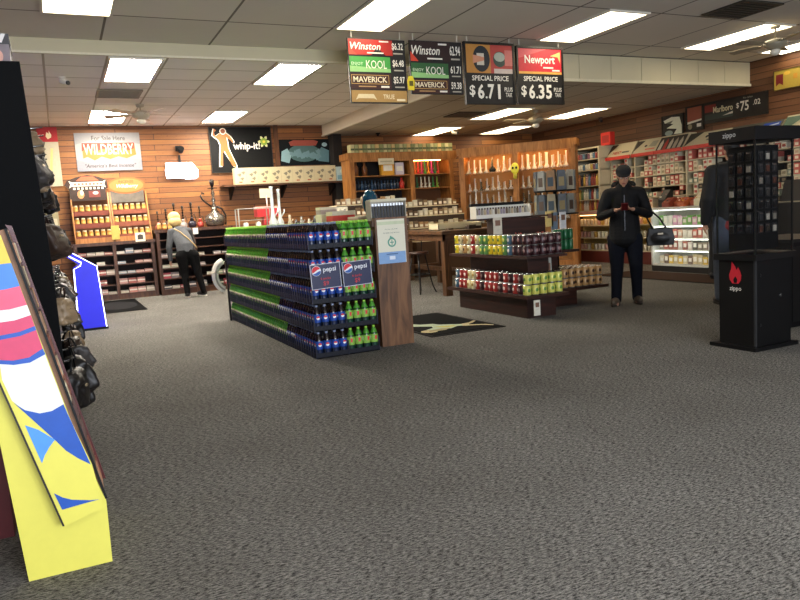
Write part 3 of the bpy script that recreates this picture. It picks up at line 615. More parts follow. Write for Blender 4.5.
# ------------------------------------------------------------------ wall case, back centre (left of the corner)
CL = (5.62, 13.95, 0)
case('display_case', 'wide open wooden wall case with dark left bay and lit right bay', 'display case', CL, 0, 2.52, .5, 2.6, (.03, 1.42, 2.4), [1.5, 1.82, 2.12], HONEY, M('6a4322', .7), base=.1, pw=.1, top=.14, lip=.05)
tag(B().box(5.7, 14.4, 1.52, 6.98, 14.42, 2.44, BACKDARK).build('dark_backing'), 'dark backing board inside the left bay of the wall case', 'board')
def strip(x0, y0, x1, y1, z, label, power=1.0):
    L = math.hypot(x1-x0, y1-y0); a = math.atan2(y1-y0, x1-x0)
    t = thing('strip_light', label, 'strip light', ((x0+x1)/2, (y0+y1)/2, z), a)
    B().box(-L/2, -.03, 0, L/2, .03, .03, WHT).build('housing', t); B().box(-L/2+.02, -.02, -.015, L/2-.02, .02, 0, M('ffc47a', .5, emit=SHELF_LAMP*power, noise=0)).build('tube', t)
strip(7.02, 14.1, 7.85, 14.1, 2.43, 'warm strip light under the top of the wall case, right bay', .8)
lat = B()
for k in range(26):
    x = 5.7+k*.094
    tag(B().box(-.04, -.1, 0, .04, .1, .17, M(('c9c08c', 'a6a772', 'd3b679', '8f9360')[k % 4], .6)).box(-.042, -.102, .05, .042, -.1, .09, M('5f6440', .6)).build('grinder_box', loc=(x, 14.08, 2.601)), 'small patterned box on top of the wall case, %s from the left end' % nth(k), 'box', 'patterned boxes on top of the wall case')
def bottle_small(col, h=.16, r=.028, sq=False):
    return B().lathe([(r, 0), (r, h*.6), (r*.45, h*.75), (r*.45, h)], M(col, .3, noise=.2), seg=8)
random.seed(21)
for k in range(16):
    tag(bottle_small(('2a4560', '22384f', '1d2c3c')[k % 3], .2, .033).build('dark_bottle', loc=(5.66+k*.076, 14.05, 1.822)), 'dark blue bottle in the wall case left bay, %s from the left' % nth(k), 'bottle', 'dark blue bottles in the wall case')
cb = lambda x, z, w, h, d, col, lb, nm='carton': tag(B().box(-w/2, 0, 0, w/2, d, h, M(col, .6)).box(-w*.35, -.002, h*.3, w*.35, 0, h*.7, M('efe8d6', .5)).build(nm, loc=(x, 14.02, z)), lb, 'box')
cb(6.5, 2.122, .3, .3, .12, 'e0a12c', 'yellow printed carton in the left bay of the wall case'); cb(6.78, 2.122, .2, .26, .12, 'cfc6cf', 'pale lilac carton right of the yellow one in the wall case')
for k in range(2): tag(bottle_small('7a4a28', .3, .06).build('brown_jar', loc=(5.78+k*.2, 14.08, 2.122)), 'brown jar on the upper shelf of the wall case, %s of two' % ('left', 'right')[k], 'jar')
cb(6.02, 1.93+.12, .3, .07, .05, 'e8d8cc', 'narrow pale pink price strip box on the wall case shelf') if 0 else None
sign('shelf_sign', 'small cream sign hanging at the top of the wall case left bay', 'sign', (6.25, 13.93, 2.34), U, V, .36, .13, [('r', .04, .05, .32, .08, M('b7ac8c'))], board=M('d9cfae'), th=.01)
for k, c in enumerate(('b8352b', '3c3c40')): tag(bottle_small(c, .24, .06).build('canister', loc=(6.98+0*k-.16+k*.0, 14.05+.0, 1.822) if k == 0 else (6.72, 14.25, 2.122)), ('red canister at the right end of the dark bottle row', 'dark canister behind the lilac carton')[k], 'canister')
neoc = ['c2408f', '2f9b43', 'd8702a', 'd5302f', 'c23a6a', '2f9b43', 'e0912f', 'c23a8a', '1d7d3e', 'b83a2a']
for k, c in enumerate(neoc):
    waterpipe(7.03+k*.083, 14.12, 2.122, .28, .034, 'bright %s silicone water pipe in the lit bay, %s from the left' % ({'c2408f': 'magenta', '2f9b43': 'green', 'd8702a': 'orange', 'd5302f': 'red', 'c23a6a': 'pink', 'e0912f': 'amber', 'c23a8a': 'purple-pink', '1d7d3e': 'dark green', 'b83a2a': 'brick red'}[c], nth(k)), M(c, .4), 'bright water pipes in the lit bay')
for k, c in enumerate(('d07a35', 'd8602f', '2f7a4a', 'e6ddc6', 'e6ddc6', 'e6ddc6', '3a8a3c', '8fb03a')):
    waterpipe(7.03+k*.1, 14.12, 1.822, .24, .035, 'stout water pipe on the middle shelf of the lit bay, %s from the left' % nth(k), M(c, .3), 'stout water pipes in the lit bay')
# tiered glass counters in front of the wall case
def tiers(x0, x1, y0, zs, name, n, label, dy=.22):
    t = thing('tiered_counter', label, 'counter', (x0, y0, 0)); w = x1-x0; CRM = M('d9caa4', .5, noise=.05)
    B().box(0, 0, 0, w, .9, zs[0]-.02, M('4a3018', .6)).build('cabinet_base', t)
    for i, z in enumerate(zs):
        B().box(0, i*dy, z-.02, w, .9, z, CRM).build('shelf', t)
        if i: B().box(0, i*dy, zs[i-1], w, i*dy+.015, z-.02, M('3a2a1c', .6)).build('riser', t)
    random.seed(int(x0*10))
    for i, z in enumerate(zs):
        for k in range(n):
            x = x0+(k+.5)*w/n; h = random.uniform(.09, .15)
            tag(B().box(-w/n*.36, 0, 0, w/n*.36, .06, h, M(random.choice(('cfc3a2', 'b8a27e', '8a6f50', 'd9d2bc', '6f5a44', 'a8835a')), .4, noise=.4, scale=60)).box(-w/n*.3, -.003, h*.15, w/n*.3, 0, h*.55, M('e9e2cc')).build('smoking_accessory', loc=(x, y0+i*dy+.06, z+.001)), 'small boxed accessory, %s, %s tier up, %s from left' % (name, nth(i), nth(k)), 'box', 'boxed accessories on the tiered counters')
tiers(4.95, 6.25, 12.7, (1.08, 1.3, 1.52), 'left tiered counter', 12, 'cream tiered counter of small accessories left of the wooden table')
tiers(6.35, 7.75, 12.6, (.72, .98, 1.22, 1.42), 'right tiered counter', 12, 'cream tiered counter of small accessories behind the wooden table')
t = thing('counter_lamp', 'small glowing lamp on the low counter just right of the oak panel', 'lamp', (5.75, 12.35, 0))
B().box(-.3, -.2, 0, .3, .2, .86, M('4a3018', .6)).build('pedestal', t); B().lathe([(.06, .86), (.02, .9), (.02, .95)], BLK, seg=10).build('lamp_foot', t); B().lathe([(.17, .95), (.19, 1.02), (.1, 1.12)], M('fff0cc', .5, emit=5, noise=0), seg=14).build('shade', t)

# ------------------------------------------------------------------ diagonal glassware case
DA = math.atan2(-1.8, 1.65); DL = (8.02, 13.58, 0)
case('display_case', 'honey wood corner case full of clear glass water pipes, set at an angle', 'display case', DL, DA, 2.44, .45, 2.6, (.04, 1.22, 2.40), [.4, .98, 1.34, 1.67, 2.05], HONEY, M('ac7c44', .6), base=.1, pw=.12, top=.14, lip=.06, shelfm=M('e6ded0', .1, alpha=.25, noise=.02))
for a, b_, nm in ((.1, 1.16, 'left'), (1.28, 2.34, 'right')):
    p, q = loc3(DL, DA, a, .05, 2.43), loc3(DL, DA, b_, .05, 2.43)
    strip(p[0], p[1], q[0], q[1], 2.425, 'warm strip light under the top of the corner glassware case, %s bay' % nm, 1.0)
random.seed(31)
GL = [M('e8e4dc', .1, noise=.2, alpha=.5), M('d0c8b8', .1, noise=.2, alpha=.6), M('f0eee8', .15, noise=.1, alpha=.7), M('5a5040', .1, alpha=.7)]
protos = [waterpipe(0, 0, 0, h, r, 'x', GL[i % 4]) for i, (h, r) in enumerate(((.28, .042), (.25, .05), (.29, .036), (.2, .055), (.16, .045)))]
for bi, (a, b_) in enumerate(((.14, 1.12), (1.32, 2.3))):
    for si, z in enumerate((.98, 1.34, 1.67, 2.05)):
        for k in range(15):
            pz = random.choice(protos[:3] if si == 3 else protos)
            for row in (0,):
                p = loc3(DL, DA, a+(k+.5)*(b_-a)/15, .1+.2*(k % 2), z+.001)
                s = random.uniform(.85, 1.15)
                place(pz, p, random.uniform(-1.5, 1.5), 'clear water pipe, corner case %s bay, %s shelf up, %s from left' % (('left', 'right')[bi], nth(si), nth(k)), 'clear water pipes in the corner case', scale=s)
t = thing('wall_mask', 'yellow skull-shaped ornament hanging on the middle post of the corner case', 'ornament', loc3(DL, DA, 1.22, -.05, 2.02), DA)
B().ball((0, 0, .06), (.09, .04, .12), M('e6e04a', .4), 14, 10).build('head', t); B().lathe([(.03, -.16), (.045, -.1), (.04, -.05)], M('b9b43c', .4), seg=10).build('neck', t)
for s in (-1, 1): B().ball((s*.035, -.035, .07), (.022, .015, .028), BLK, 8, 6).build('eye_socket', t)
t = thing('hookah', 'small black hookah-like glass piece hanging in the corner case left bay', 'hookah', loc3(DL, DA, .72, .02, 2.052)); g = M('14110f', .2)
B().lathe([(.06, 0), (.08, .04), (.05, .09), (.02, .12), (.02, .3)], g, seg=12).build('vase', t)

# ------------------------------------------------------------------ can shelves and tobacco wall on the right
WS = M('c4ba9c', .5, noise=.04); MAR = M('571d14', .5, noise=.2)
RX = -math.pi/2      # local x runs toward the viewer (-Y), local y runs to the right wall (+X)
C0 = (10.28, 12.75, 0)
case('shelf_unit', 'tall cream shelf unit of colourful cans and bottles right of the corner case', 'shelf unit', C0, RX, 1.02, .6, 2.42, (.02, 1.0), [1.095, 1.33, 1.62, 1.95, 2.18], WS, M('8f7f5e', .7), base=0, pw=.04, top=.03, z0=1.075)
b = thing('low_shelf_counter', 'maroon-based counter with lit cream shelves below the can shelves', 'counter', (10.24, 12.75, 0), RX)
B().box(0, 0, 0, 2.95, .6, .24, MAR).build('plinth', b)
for z in (.24, .5, .76): B().box(0, .02, z, 2.95, .6, z+.02, WS).build('shelf', b)
B().box(0, -.03, 1.03, 2.95, .6, 1.07, M('d9a79a', .4)).build('countertop', b); B().box(0, .42, .24, 2.95, .44, 1.03, M('b5a468', .6)).build('back_panel', b)
strip(10.35, 12.65, 10.35, 9.9, 1.0, 'warm strip light under the pink-edged counter top', .16)
random.seed(41)
pal = ['5f7f94', 'a04a3c', 'c9a850', 'd9d4c6', '6f8a5a', 'b87848', '8a5a6a', '33343c', 'c99f94', 'e4dcc4']
cans = {c: B().lathe([(.03, 0), (.033, .008), (.033, .12), (.027, .13)], M(c, .3, metal=.1, noise=.35, scale=45), seg=10, mats=[M(c, .3, metal=.1, noise=.35, scale=45)]*2+[CHROME]).build('drink_can') for c in pal}
tall = {c: B().lathe([(.03, 0), (.034, .01), (.034, .14), (.014, .19), (.014, .225)], M(c, .3, noise=.35, scale=45), seg=10).build('drink_bottle') for c in pal}
USED_ANY = set()
for si, z in enumerate((1.096, 1.331, 1.621, 1.951, 2.181)):
    tb = tall if si in (0, 1, 2) else cans
    for k in range(12):
        c = random.choice(pal if si != 0 else pal[1:4]+pal[5:6])
        place(tb[c], loc3(C0, RX, .07+k*.08, .07, z), 0, 'colourful %s, tall cream shelf unit, %s shelf up, %s from left' % ('bottle' if tb is tall else 'can', nth(si), nth(k)), 'drinks on the tall cream shelf unit', cat='bottle' if tb is tall else 'can', scale=(1, 1, 1.1) if tb is tall and si == 2 else None)
for si, z in enumerate((.261, .521, .781)):
    for k in range(26):
        c = random.choice([pal[3], pal[9], pal[2], pal[8], pal[3]])
        place(cans[c], loc3(C0, RX, .08+k*.11, .1, z), 0, 'pale can, lit low counter, %s shelf up, %s from left' % (nth(si), nth(k)), 'pale cans in the lit low counter', cat='can')
t = thing('wall_box', 'red box standing on top of the tall cream shelf unit', 'box', (10.5, 11.7, 2.425)); B().box(-.06, -.14, 0, .06, .14, .26, M('c0281f')).build('carton', t)
B().box(-.062, -.1, .05, -.06, .1, .2, M('8e1a14')).build('label_patch', t)

# tobacco shelves X 10.5..10.95, Y 11.4 -> 6.4
T0 = (10.55, 11.7, 0); TLEN = 5.5
posts = (.02, .7, 2.0, 3.3, 4.6, 5.48)
case('tobacco_shelf', 'long cream tobacco shelf wall behind the counter on the right', 'shelf unit', T0, RX, TLEN, .42, 2.12, posts, [1.09, 1.3, 1.5, 1.72, 1.93], WS, M('3a2c1c', .7), base=0, pw=.035, top=.02, z0=1.075)
def canopy(x0, x1, label, items, zt=.3):
    t = thing('header_sign', label, 'sign', loc3(T0, RX, x0, 0, 2.13), RX); w = x1-x0
    B().prism([(-.1, 0), (.3, 0), (.3, zt), (.12, zt)], 0, w, M('b5aa8c', .5, noise=.05), ax='x').build('canopy', t)
    B().box(0, -.115, -.03, w, -.1, .035, M('c23a30', .5)).build('red_strip', t)
    F = Face((0, -.101, .0), (1, 0, 0), (0, .22, zt)); draw(items, F, t, lift=.004)
BKI = M('201c18'); GRI = M('8c8a80')
canopy(-.02, .68, 'cream header sign marked NEXT over the first tobacco bay', [('t', 'NEXT', .26, .13, .07, M('a82a22'), .24, .02), ('r', .4, .11, .6, .15, M('57504a')), ('p', [(0, .34), (0, .1), (.2, .34)], M('4a3a28'))])
canopy(.72, 1.32, 'cream header sign with a grey diamond and red mark over the tobacco shelves', [('p', [(0, .34), (0, .1), (.2, .34)], M('2c241a')), ('e', .28, .2, .035, .025, BKI), ('r', .3, .1, .55, .13, M('c45a4a')), ('p', [(.36, .18), (.55, .16), (.57, .3), (.42, .3)], M('8f8c7a'))])
canopy(1.33, 1.98, 'header sign with a row of dark and red bottles over the tobacco shelves', [('r', 0, .04, .65, .34, M('2a241e')), *[('p', [(.04+k*.12, .05), (.12+k*.12, .05), (.12+k*.12, .2), (.08+k*.12, .3), (.04+k*.12, .2)], M(('b9b2a0', '98221a', 'b0a898', '989080', 'a9a292')[k])) for k in range(5)]])
canopy(2.02, 2.9, 'pale header sign with grey shapes left of the lighter case top', [('p', [(0, .34), (0, .05), (.3, .34)], M('37352c')), ('e', .42, .22, .03, .03, BKI), ('r', .45, .12, .8, .16, M('6c6a60'))], .26)
canopy(2.93, 3.9, 'header sign with a small blue panel behind the lighter case', [('r', 0, 0, .97, .34, M('4a463c')), ('r', .62, .16, .93, .3, M('163a90')), ('p', [(.64, .2), (.9, .25), (.9, .28), (.64, .23)], M('a9b4c4')), ('r', .1, .1, .3, .24, M('9a9484'))], .26)
canopy(3.95, 5.4, 'pale green header sign at the right edge of the store', [('p', [(0, .34), (0, .02), (.35, .34)], M('4f6454')), ('r', .5, .16, .56, .24, BKI), ('r', .62, .16, .9, .22, GRI)])
random.seed(51)
carts = {c: B().box(-.045, 0, 0, .045, .25, .088, M(c, .5)).box(-.03, -.002, .02, .03, 0, .065, M(d_, .5)).build('cigarette_carton') for c, d_ in (('e4d8b8', 'c9a98c'), ('ddd0ae', '9c8f70'), ('c9685a', 'ecdfc4'), ('e8e0c8', 'b85a4c'), ('8c9a86', 'e4dcc4'), ('2a2622', '8a7a60'))}
ck = list(carts)
for si, (z, rows) in enumerate(((1.091, 2), (1.301, 2), (1.501, 2), (1.721, 2), (1.931, 2))):
    for k in range(49):
        x = .09+k*.11
        if any(abs(x-p) < .06 for p in posts): continue
        for rr in range(rows):
            if rr and random.random() < .25 or random.random() < .08: break
            bay = sum(x > p for p in posts)
            c = ck[2] if (bay in (3,) and si == 4) else random.choice(ck[:4] if si > 2 else ck)
            place(carts[c], loc3(T0, RX, x, .03, z+rr*.089), RX, 'cigarette carton, tobacco wall %s shelf up, %s column from left%s' % (nth(si), nth(k), ', upper' if rr else ''), 'cigarette cartons on the tobacco wall', cat='carton')
# wall pictures and signs on the right wall (u runs toward the viewer)
UR = (0, -1, 0)
sign('wall_poster', 'dark-framed poster with pale wispy artwork on the right plank wall', 'poster', (10.97, 10.68, 2.43), UR, V, .54, .42, [('p', [(.05, .33), (.25, .38), (.45, .36), (.5, .2), (.5, .04), (.3, .05), (.38, .14), (.12, .18), (.3, .24), (.08, .28)], M('d8dcc4')), ('e', .18, .08, .1, .05, M('7e8f8a')), ('p', [(.1, .28), (.3, .31), (.22, .25)], M('5c6350'))], board=M('10100e'), frame=M('1a130e'), fw=.02)
sign('wall_poster', 'dark-framed reddish poster with a white band on the right plank wall', 'poster', (10.97, 10.08, 2.48), UR, V, .42, .46, [('r', .04, .17, .37, .43, M('8f4a34')), ('p', [(.04, .13), (.37, .17), (.37, .2), (.04, .17)], M('d9d2c0')), ('e', .1, .08, .05, .05, M('8a8064')), ('r', .26, .06, .36, .12, M('d5d0c4'))], board=M('1c120c'), frame=M('140d09'), fw=.025)
sign('price_sign', 'long black Marlboro price sign high on the right plank wall', 'price sign', (10.96, 9.64, 2.56), UR, V, 1.3, .38, [
    ('r', .0, .2, .26, .33, M('7c2a22')), ('r', .0, .06, .62, .16, M('2e3a34')), ('p', [(.4, .1), (.62, .15), (.62, .11)], M('c9c4b4')),
    ('t', 'Marlboro', .41, .225, .11, M('d9cfa6'), .42, .018), ('t', '$', .72, .22, .1, M('ddd8c8')), ('t', '75', .86, .2, .17, M('ddd8c8'), .17, .02), ('t', '.02', 1.1, .23, .09, M('ddd8c8'), .2, .012), ('t', 'Per carton', .93, .335, .03, M('a9a596'), .25, .0)], board=M('151311', .5), th=.03, frame=M('1b1815'), fw=.01)
sign('price_sign', 'yellow sign with a dark red ribbon high on the right wall by the ceiling', 'price sign', (10.96, 8.22, 2.9), UR, V, .9, .32, [
    ('p', [(.04, .07), (.1, .11), (.17, .07), (.17, .25), (.04, .25)], M('6d1a16')), ('e', .24, .25, .06, .03, M('c9a23a')), ('r', .35, .14, .42, .22, M('b8832a')), ('r', .5, .1, .8, .2, M('8a6a2a'))], board=M('a88f38', .5), th=.03, frame=M('4a3a1c'), fw=.008)

# glass merchandise cooler in the counter and counter run
ct = thing('sales_counter', 'dark sales counter with a lit glass front on the right side of the store', 'counter', (9.36, 9.75, 0), RX)
BK2 = M('120e0c', .5)
B().box(.35, 0, 0, 4.4, .55, .1, BK2).build('toe_kick', ct)
B().box(1.62, 0, .1, 4.4, .55, 1.08, BK2).build('dark_front', ct); B().box(.35, .5, .1, 1.6, .55, 1.08, M('cfd0c4', .6)).build('cooler_back', ct)
fr = B(); FM = M('d8d8d2', .3)
for q in ((.35, .1, .39, 1.08), (1.57, .1, 1.62, 1.08)): fr.box(q[0], -.01, q[1], q[2], .5, q[3], FM)
fr.box(.35, -.01, 1.06, 1.62, .55, 1.1, FM).box(.35, -.01, .1, 1.62, .5, .13, FM); fr.build('cooler_frame', ct)
for z in (.36, .56, .78): B().box(.4, .04, z, 1.57, .48, z+.012, M('cfd4cc', .3)).build('cooler_shelf', ct)
for z in (.355, .555, .775, 1.055): B().box(.4, .03, z-.012, 1.57, .05, z, M('f4f6ea', .4, emit=4, noise=0)).build('shelf_light', ct)
B().box(.39, -.006, .13, 1.57, -.002, 1.06, GLASS).build('glass_front', ct)
random.seed(61)
for si, z in enumerate((.131, .373, .573, .793)):
    for k in range(11):
        c = random.choice((['c9b48a', '6a4a3a', 'e0b83a', 'd9c9a8'], ['3c3028', 'd9c9c0', 'a85a4a', '8a7a6a'], ['c9685a', 'e4d8c8', 'd9a98c'], ['6fae4a', 'e8a8c8', 'e4e4d8', '8fc06a', 'f0c8dc'])[si]); h = random.uniform(.12, .17)
        tag(B().box(-.045, 0, 0, .045, .1, h, M(c, .4, noise=.2)).box(-.03, -.002, h*.3, .03, 0, h*.75, M('efe8dc', .5)).build('snack_pack', loc=loc3((9.36, 9.75, 0), RX, .46+k*.104, .12, z), rotz=RX), 'small pack, lit glass cooler, %s shelf up, %s from left' % (nth(si), nth(k)), 'snack pack', 'packs in the lit glass cooler')
# counter-top clutter between cooler and tobacco wall
clut = [(.2, .2, '23201c', .3, 'black wire rack'), (.38, .1, '8a3f2c', .16, 'reddish candy box'), (.55, .2, 'a8502f', .15, 'orange-brown candy box'), (.72, .1, 'b5603a', .14, 'orange snack tray'), (.9, .2, '9a4a38', .17, 'red-brown snack tray'), (1.05, .12, 'cfc8b0', .22, 'cream counter box'), (1.25, .2, '1c1a18', .26, 'black counter display'), (1.42, .1, 'bdb49a', .16, 'tan counter box'), (1.6, .2, '2b2823', .2, 'dark counter box'), (1.95, .15, '8a877a', .18, 'grey counter box')]
for k, (x, y, c, h, nm) in enumerate(clut):
    p = loc3((9.36, 9.75, 0), RX, x+.2, y, 1.102)
    t = thing('counter_display', '%s on the sales counter, %s from its far end' % (nm, nth(k)), 'display', p, RX); B().prism([(0, 0), (.2, 0), (.2, h), (.14, h), (0, h*.45)], -.075, .075, M(c, .5, noise=.3), ax='x').build('holder', t)
    for q in range(3): B().box(-.06+q*.042, .03+q*.02, h*.45, -.03+q*.042, .12, h*.62+q*.02, M(random.choice(pal), .5)).build('packet', t)
tag(B().prism([(0, 0), (.34, 0), (.3, .3), (.1, .3)], 0, .4, M('2a2522', .4), ax='x').build('cash_register', loc=loc3((9.36, 9.75, 0), RX, 2.75, .1, 1.102), rotz=RX), 'dark cash register on the sales counter behind the black-coated shopper', 'cash register')
# floor mats
def mat_(x0, y0, x1, y1, label, name='floor_mat', items=(), col='171615', rz=0, edge='0d0c0c'):
    t = thing(name, label, 'mat', (x0, y0, .001), rz); w, h = x1-x0, y1-y0
    B().box(0, 0, 0, w, h, .006, M(edge, .8, spec=.15)).build('rubber_edge', t); B().box(.05, .05, .006, w-.05, h-.05, .01, M(col, 1., noise=.3, scale=60, spec=.1)).build('pile', t)
    if items: draw(items, Face((0, 0, .0105), (1, 0, 0), (0, 1, 0)), t, ('printed_figure', 'lettering'), lift=0)
mat_(8.3, 6.6, 9.25, 9.7, 'long reddish-brown runner mat with black edge before the sales counter', items=(), col='3c2a20')
sk = M('b8c4a8', .9, noise=.4, scale=30); sk2 = M('c9b98c', .9)
# pin-up like reclining figure: runs toward the near right corner
mat_(3.3, 6.32, 4.2, 7.85, 'black door mat printed with a pale reclining figure beside the oak panel', items=[
    ('p', [(.05, .98), (.2, .9), (.27, .78), (.4, .72), (.42, .62), (.55, .52), (.68, .42), (.66, .34), (.52, .38), (.4, .3), (.22, .32), (.14, .4), (.26, .46), (.3, .56), (.2, .66), (.1, .74), (.02, .86)], sk),
    ('p', [(.58, .46), (.74, .5), (.84, .58), (.86, .55), (.76, .45), (.64, .38)], sk2), ('p', [(.6, .4), (.8, .26), (.85, .16), (.82, .13), (.74, .24), (.56, .34)], sk2), ('e', .12, .28, .09, .09, sk2), ('p', [(.1, .24), (.3, .24), (.4, .32), (.3, .36), (.14, .32)], M('a89a74', .9)),
    ('p', [(.3, .52), (.5, .44), (.5, .36), (.36, .38)], M('c8c06a', .9))])
t = thing('floor_mat', 'dark round-cornered mat with a faint grey oval before the incense shelves', 'mat', (.45, 12.1, .001))
B().box(0, 0, 0, .72, 2.2, .006, M('0e0e0f', 1., spec=.1)).build('rubber_edge', t); B().prism([(.36+.3*math.cos(k*math.pi/12), 1.1+.75*math.sin(k*math.pi/12)) for k in range(24)], .006, .009, M('262628', 1., spec=.1), ax='z').build('oval_logo', t)

# ================================================================== TABLE, STOOLS
tb = thing('wooden_table', 'high rough wooden table with a stretcher between the oak panel and the can island', 'table', (5.1, 9.25, 0))
B().box(0, 0, .93, 1.15, 2.1, .975, TABLEW).build('tabletop', tb)
B().box(.04, .04, .83, 1.11, .07, .93, TABLEW).build('apron', tb); B().box(.04, .04, .83, .07, 2.06, .93, TABLEW).build('apron', tb); B().box(1.08, .04, .83, 1.11, 2.06, .93, TABLEW).build('apron', tb)
LEGW = wood_mat('table_leg_wood', '6e4a2c', '3f2816', (3, 3, 22))
for x, y in ((.05, .05), (1.0, .05), (.05, 1.97), (1.0, 1.97)): B().box(x, y, 0, x+.11, y+.11, .93, LEGW).build('leg', tb)
B().box(.52, .08, .3, .58, 2.02, .37, TABLEW).box(.1, .08, .3, 1.05, .13, .37, TABLEW).box(.1, 1.99, .3, 1.05, 2.04, .37, TABLEW).build('stretcher', tb)
def stool(x, y, rz, label):
    t = thing('metal_stool', label, 'stool', (x, y, 0), rz); K = M('090908', .5)
    B().lathe([(.16, .62), (.165, .635), (.16, .66)], WALNUT, seg=18).build('seat', t)
    for k in range(4):
        a = math.pi/4+k*math.pi/2; ca, sa = math.cos(a), math.sin(a)
        B().tube([(ca*.1, sa*.1, .62), (ca*.14, sa*.14, .4), (ca*.2, sa*.2, .12), (ca*.25, sa*.25, .0)], .013, K, 6).build('leg', t)
    B().tube([(.155*math.cos(q), .155*math.sin(q), .3) for q in [k*math.pi/8 for k in range(17)]], .009, K, 6).build('foot_ring', t)
    B().tube([(-.14, .06, .65), (-.16, .08, .82), (0, .17, .86), (.16, .08, .82), (.14, .06, .65)], .012, K, 6).build('back_rail', t)
stool(5.12, 10.1, .3, 'black metal stool with splayed legs at the left of the wooden table'); stool(4.75, 10.75, 1.2, 'second black metal stool farther back beside the wooden table')
t = thing('display_tray', 'long shallow cream tray on the wooden table', 'tray', (5.4, 9.9, .976)); b = B().box(0, 0, 0, .8, .34, .015, CREAM).box(0, 0, 0, .8, .015, .09, CREAM).box(0, .325, 0, .8, .34, .11, CREAM).box(0, 0, 0, .015, .34, .1, CREAM).box(.785, 0, 0, .8, .34, .1, CREAM); b.build('tray_body', t)
B().box(.015, .02, .06, .785, .32, .085, M('d8c690', .6, noise=.3, scale=40)).build('card_insert', t)
tag(B().box(0, 0, 0, .22, .12, .04, M('33261c')).box(.02, .02, .04, .14, .1, .06, M('4a3a2a')).build('wallet', loc=(5.72, 9.5, .976)), 'dark flat pouch on the wooden table in front of the cream tray', 'pouch')
tag(B().box(0, 0, 0, .09, .07, .03, M('5a4a38')).build('small_box', loc=(5.38, 9.55, .976)), 'small dark box on the wooden table left of the pouch', 'box')

# ================================================================== CAN ISLAND
IS = thing('can_island', 'tiered dark walnut island holding canned drinks on two levels', 'display island', (0, 0, 0))
IW = wood_mat('island_wood', '3c1c12', '21100a', (22, 22, 3))
B().box(4.68, 6.6, 0, 5.08, 8.1, .24, IW).box(5.08, 7.1, 0, 5.8, 8.3, .2, IW).build('base', IS)
B().box(4.56, 6.42, .24, 5.14, 8.2, .275, IW).build('lower_tray', IS)
B().box(5.14, 6.92, .2, 6.16, 8.42, .235, IW).build('side_tray', IS)
B().box(4.84, 6.78, .275, 5.14, 8.05, .68, IW).box(5.14, 7.2, .235, 5.6, 8.2, .68, IW).build('middle_block', IS)
B().box(4.6, 6.46, .68, 5.16, 8.18, .71, IW).box(5.16, 6.9, .68, 5.7, 8.35, .71, IW).build('upper_tray', IS)
B().box(4.86, 7.36, .71, 5.55, 7.64, 1.12, IW).build('top_block', IS)
B().box(4.57, 7.36, 1.125, 5.6, 7.64, 1.145, IW).build('top_board', IS)
random.seed(71)
ic = {k: B().lathe([(.042, 0), (.046, .008), (.046, .112), (.038, .12)], M(c, .35, metal=.1, noise=.15), seg=12, mats=[M('b9b6b0', .3, .8), M(c, .35, metal=.1, noise=.2, scale=30), CHROME]).ball((0, -.044, .06), (.019, .004, .022), M(e, .4), 8, 5).ball((-.044, 0, .06), (.004, .019, .022), M(e, .4), 8, 5).build('drink_can')
      for k, (c, e) in {'lime': ('c9c860', '5f8a3a'), 'maroon': ('33161a', '8a6a68'), 'red': ('9c2f2a', 'e8d8c8'), 'cream': ('d8cda0', 'a8863a'), 'green': ('5f8f4f', 'd9d25a'), 'orange': ('c9692c', 'f0d890'), 'yellow': ('d8c02f', '5f7f2a'), 'blue': ('4a6a80', 'd9d4c6'), 'tan': ('b58d5a', '3c2418')}.items()}
def canput(k, x, y, z, lb, grp): place(ic[k], (x, y, z), random.uniform(-.15, .15), k+' can, '+lb, grp, cat='can')
low_side = ['blue', 'cream', 'blue', 'green', 'blue', 'red', 'red', 'cream', 'tan', 'cream', 'red', 'maroon', 'red', 'maroon', 'red', 'red', 'maroon', 'red', 'red', 'maroon', 'red', 'maroon', 'red']
for lv in range(2):
    for k in range(16):
        for c in range(2 if lv else 1):
            canput(low_side[min(22, 22-int(k*1.25))] if k > 0 else 'lime', 4.62+c*.1+lv*.015, 6.5+k*.1, .276+lv*.121, 'lower island left side, %s from front, %s layer, %s column' % (nth(k), ('bottom', 'upper')[lv], nth(c)), 'cans on the lower island level')
    for k in range(1, 5):
        for r in range(2 if lv else 1):
            canput('lime', 4.62+k*.108+(lv*.015 if k < 4 else 0), 6.5+r*.1, .276+lv*.121, 'lower island front, %s from left corner, %s layer, %s row' % (nth(k), ('bottom', 'upper')[lv], nth(r)), 'cans on the lower island level')
    for k in range(9):
        for r in range(4 if lv else 1):
            if k == 0 and r > 1 or r > 1 and k < 5: continue
            canput('tan' if r == 0 else 'cream', 5.22+k*.105, 7.0+r*.1, .236+lv*.121, 'island side tray, %s from left, %s row, %s layer' % (nth(k), nth(r), ('bottom', 'upper')[lv]), 'cans on the side tray')
up_side = ['green', 'orange', 'orange', 'cream', 'yellow', 'cream', 'tan', 'cream', 'red', 'red', 'cream', 'green', 'green', 'blue', 'yellow', 'yellow', 'yellow', 'green', 'blue', 'blue', 'maroon', 'maroon', 'maroon']
for lv in range(2):
    for k in range(16):
        for c in range(2 if lv else 1):
            if lv and c and 8 < k < 13: continue
            canput(up_side[22-int(k*1.25)], 4.66+c*.1, 6.53+k*.1, .711+lv*.121, 'upper island left side, %s from front, %s layer, %s column' % (nth(k), ('bottom', 'upper')[lv], nth(c)), 'cans on the upper island level')
    for k in range(1, 5):
        for r in range(3 if lv else 1):
            if k == 1 and r: continue
            canput('maroon', 4.66+k*.105, 6.53+r*.1, .711+lv*.121, 'upper island front, %s from left corner, %s layer, %s row' % (nth(k), ('bottom', 'upper')[lv], nth(r)), 'cans on the upper island level')
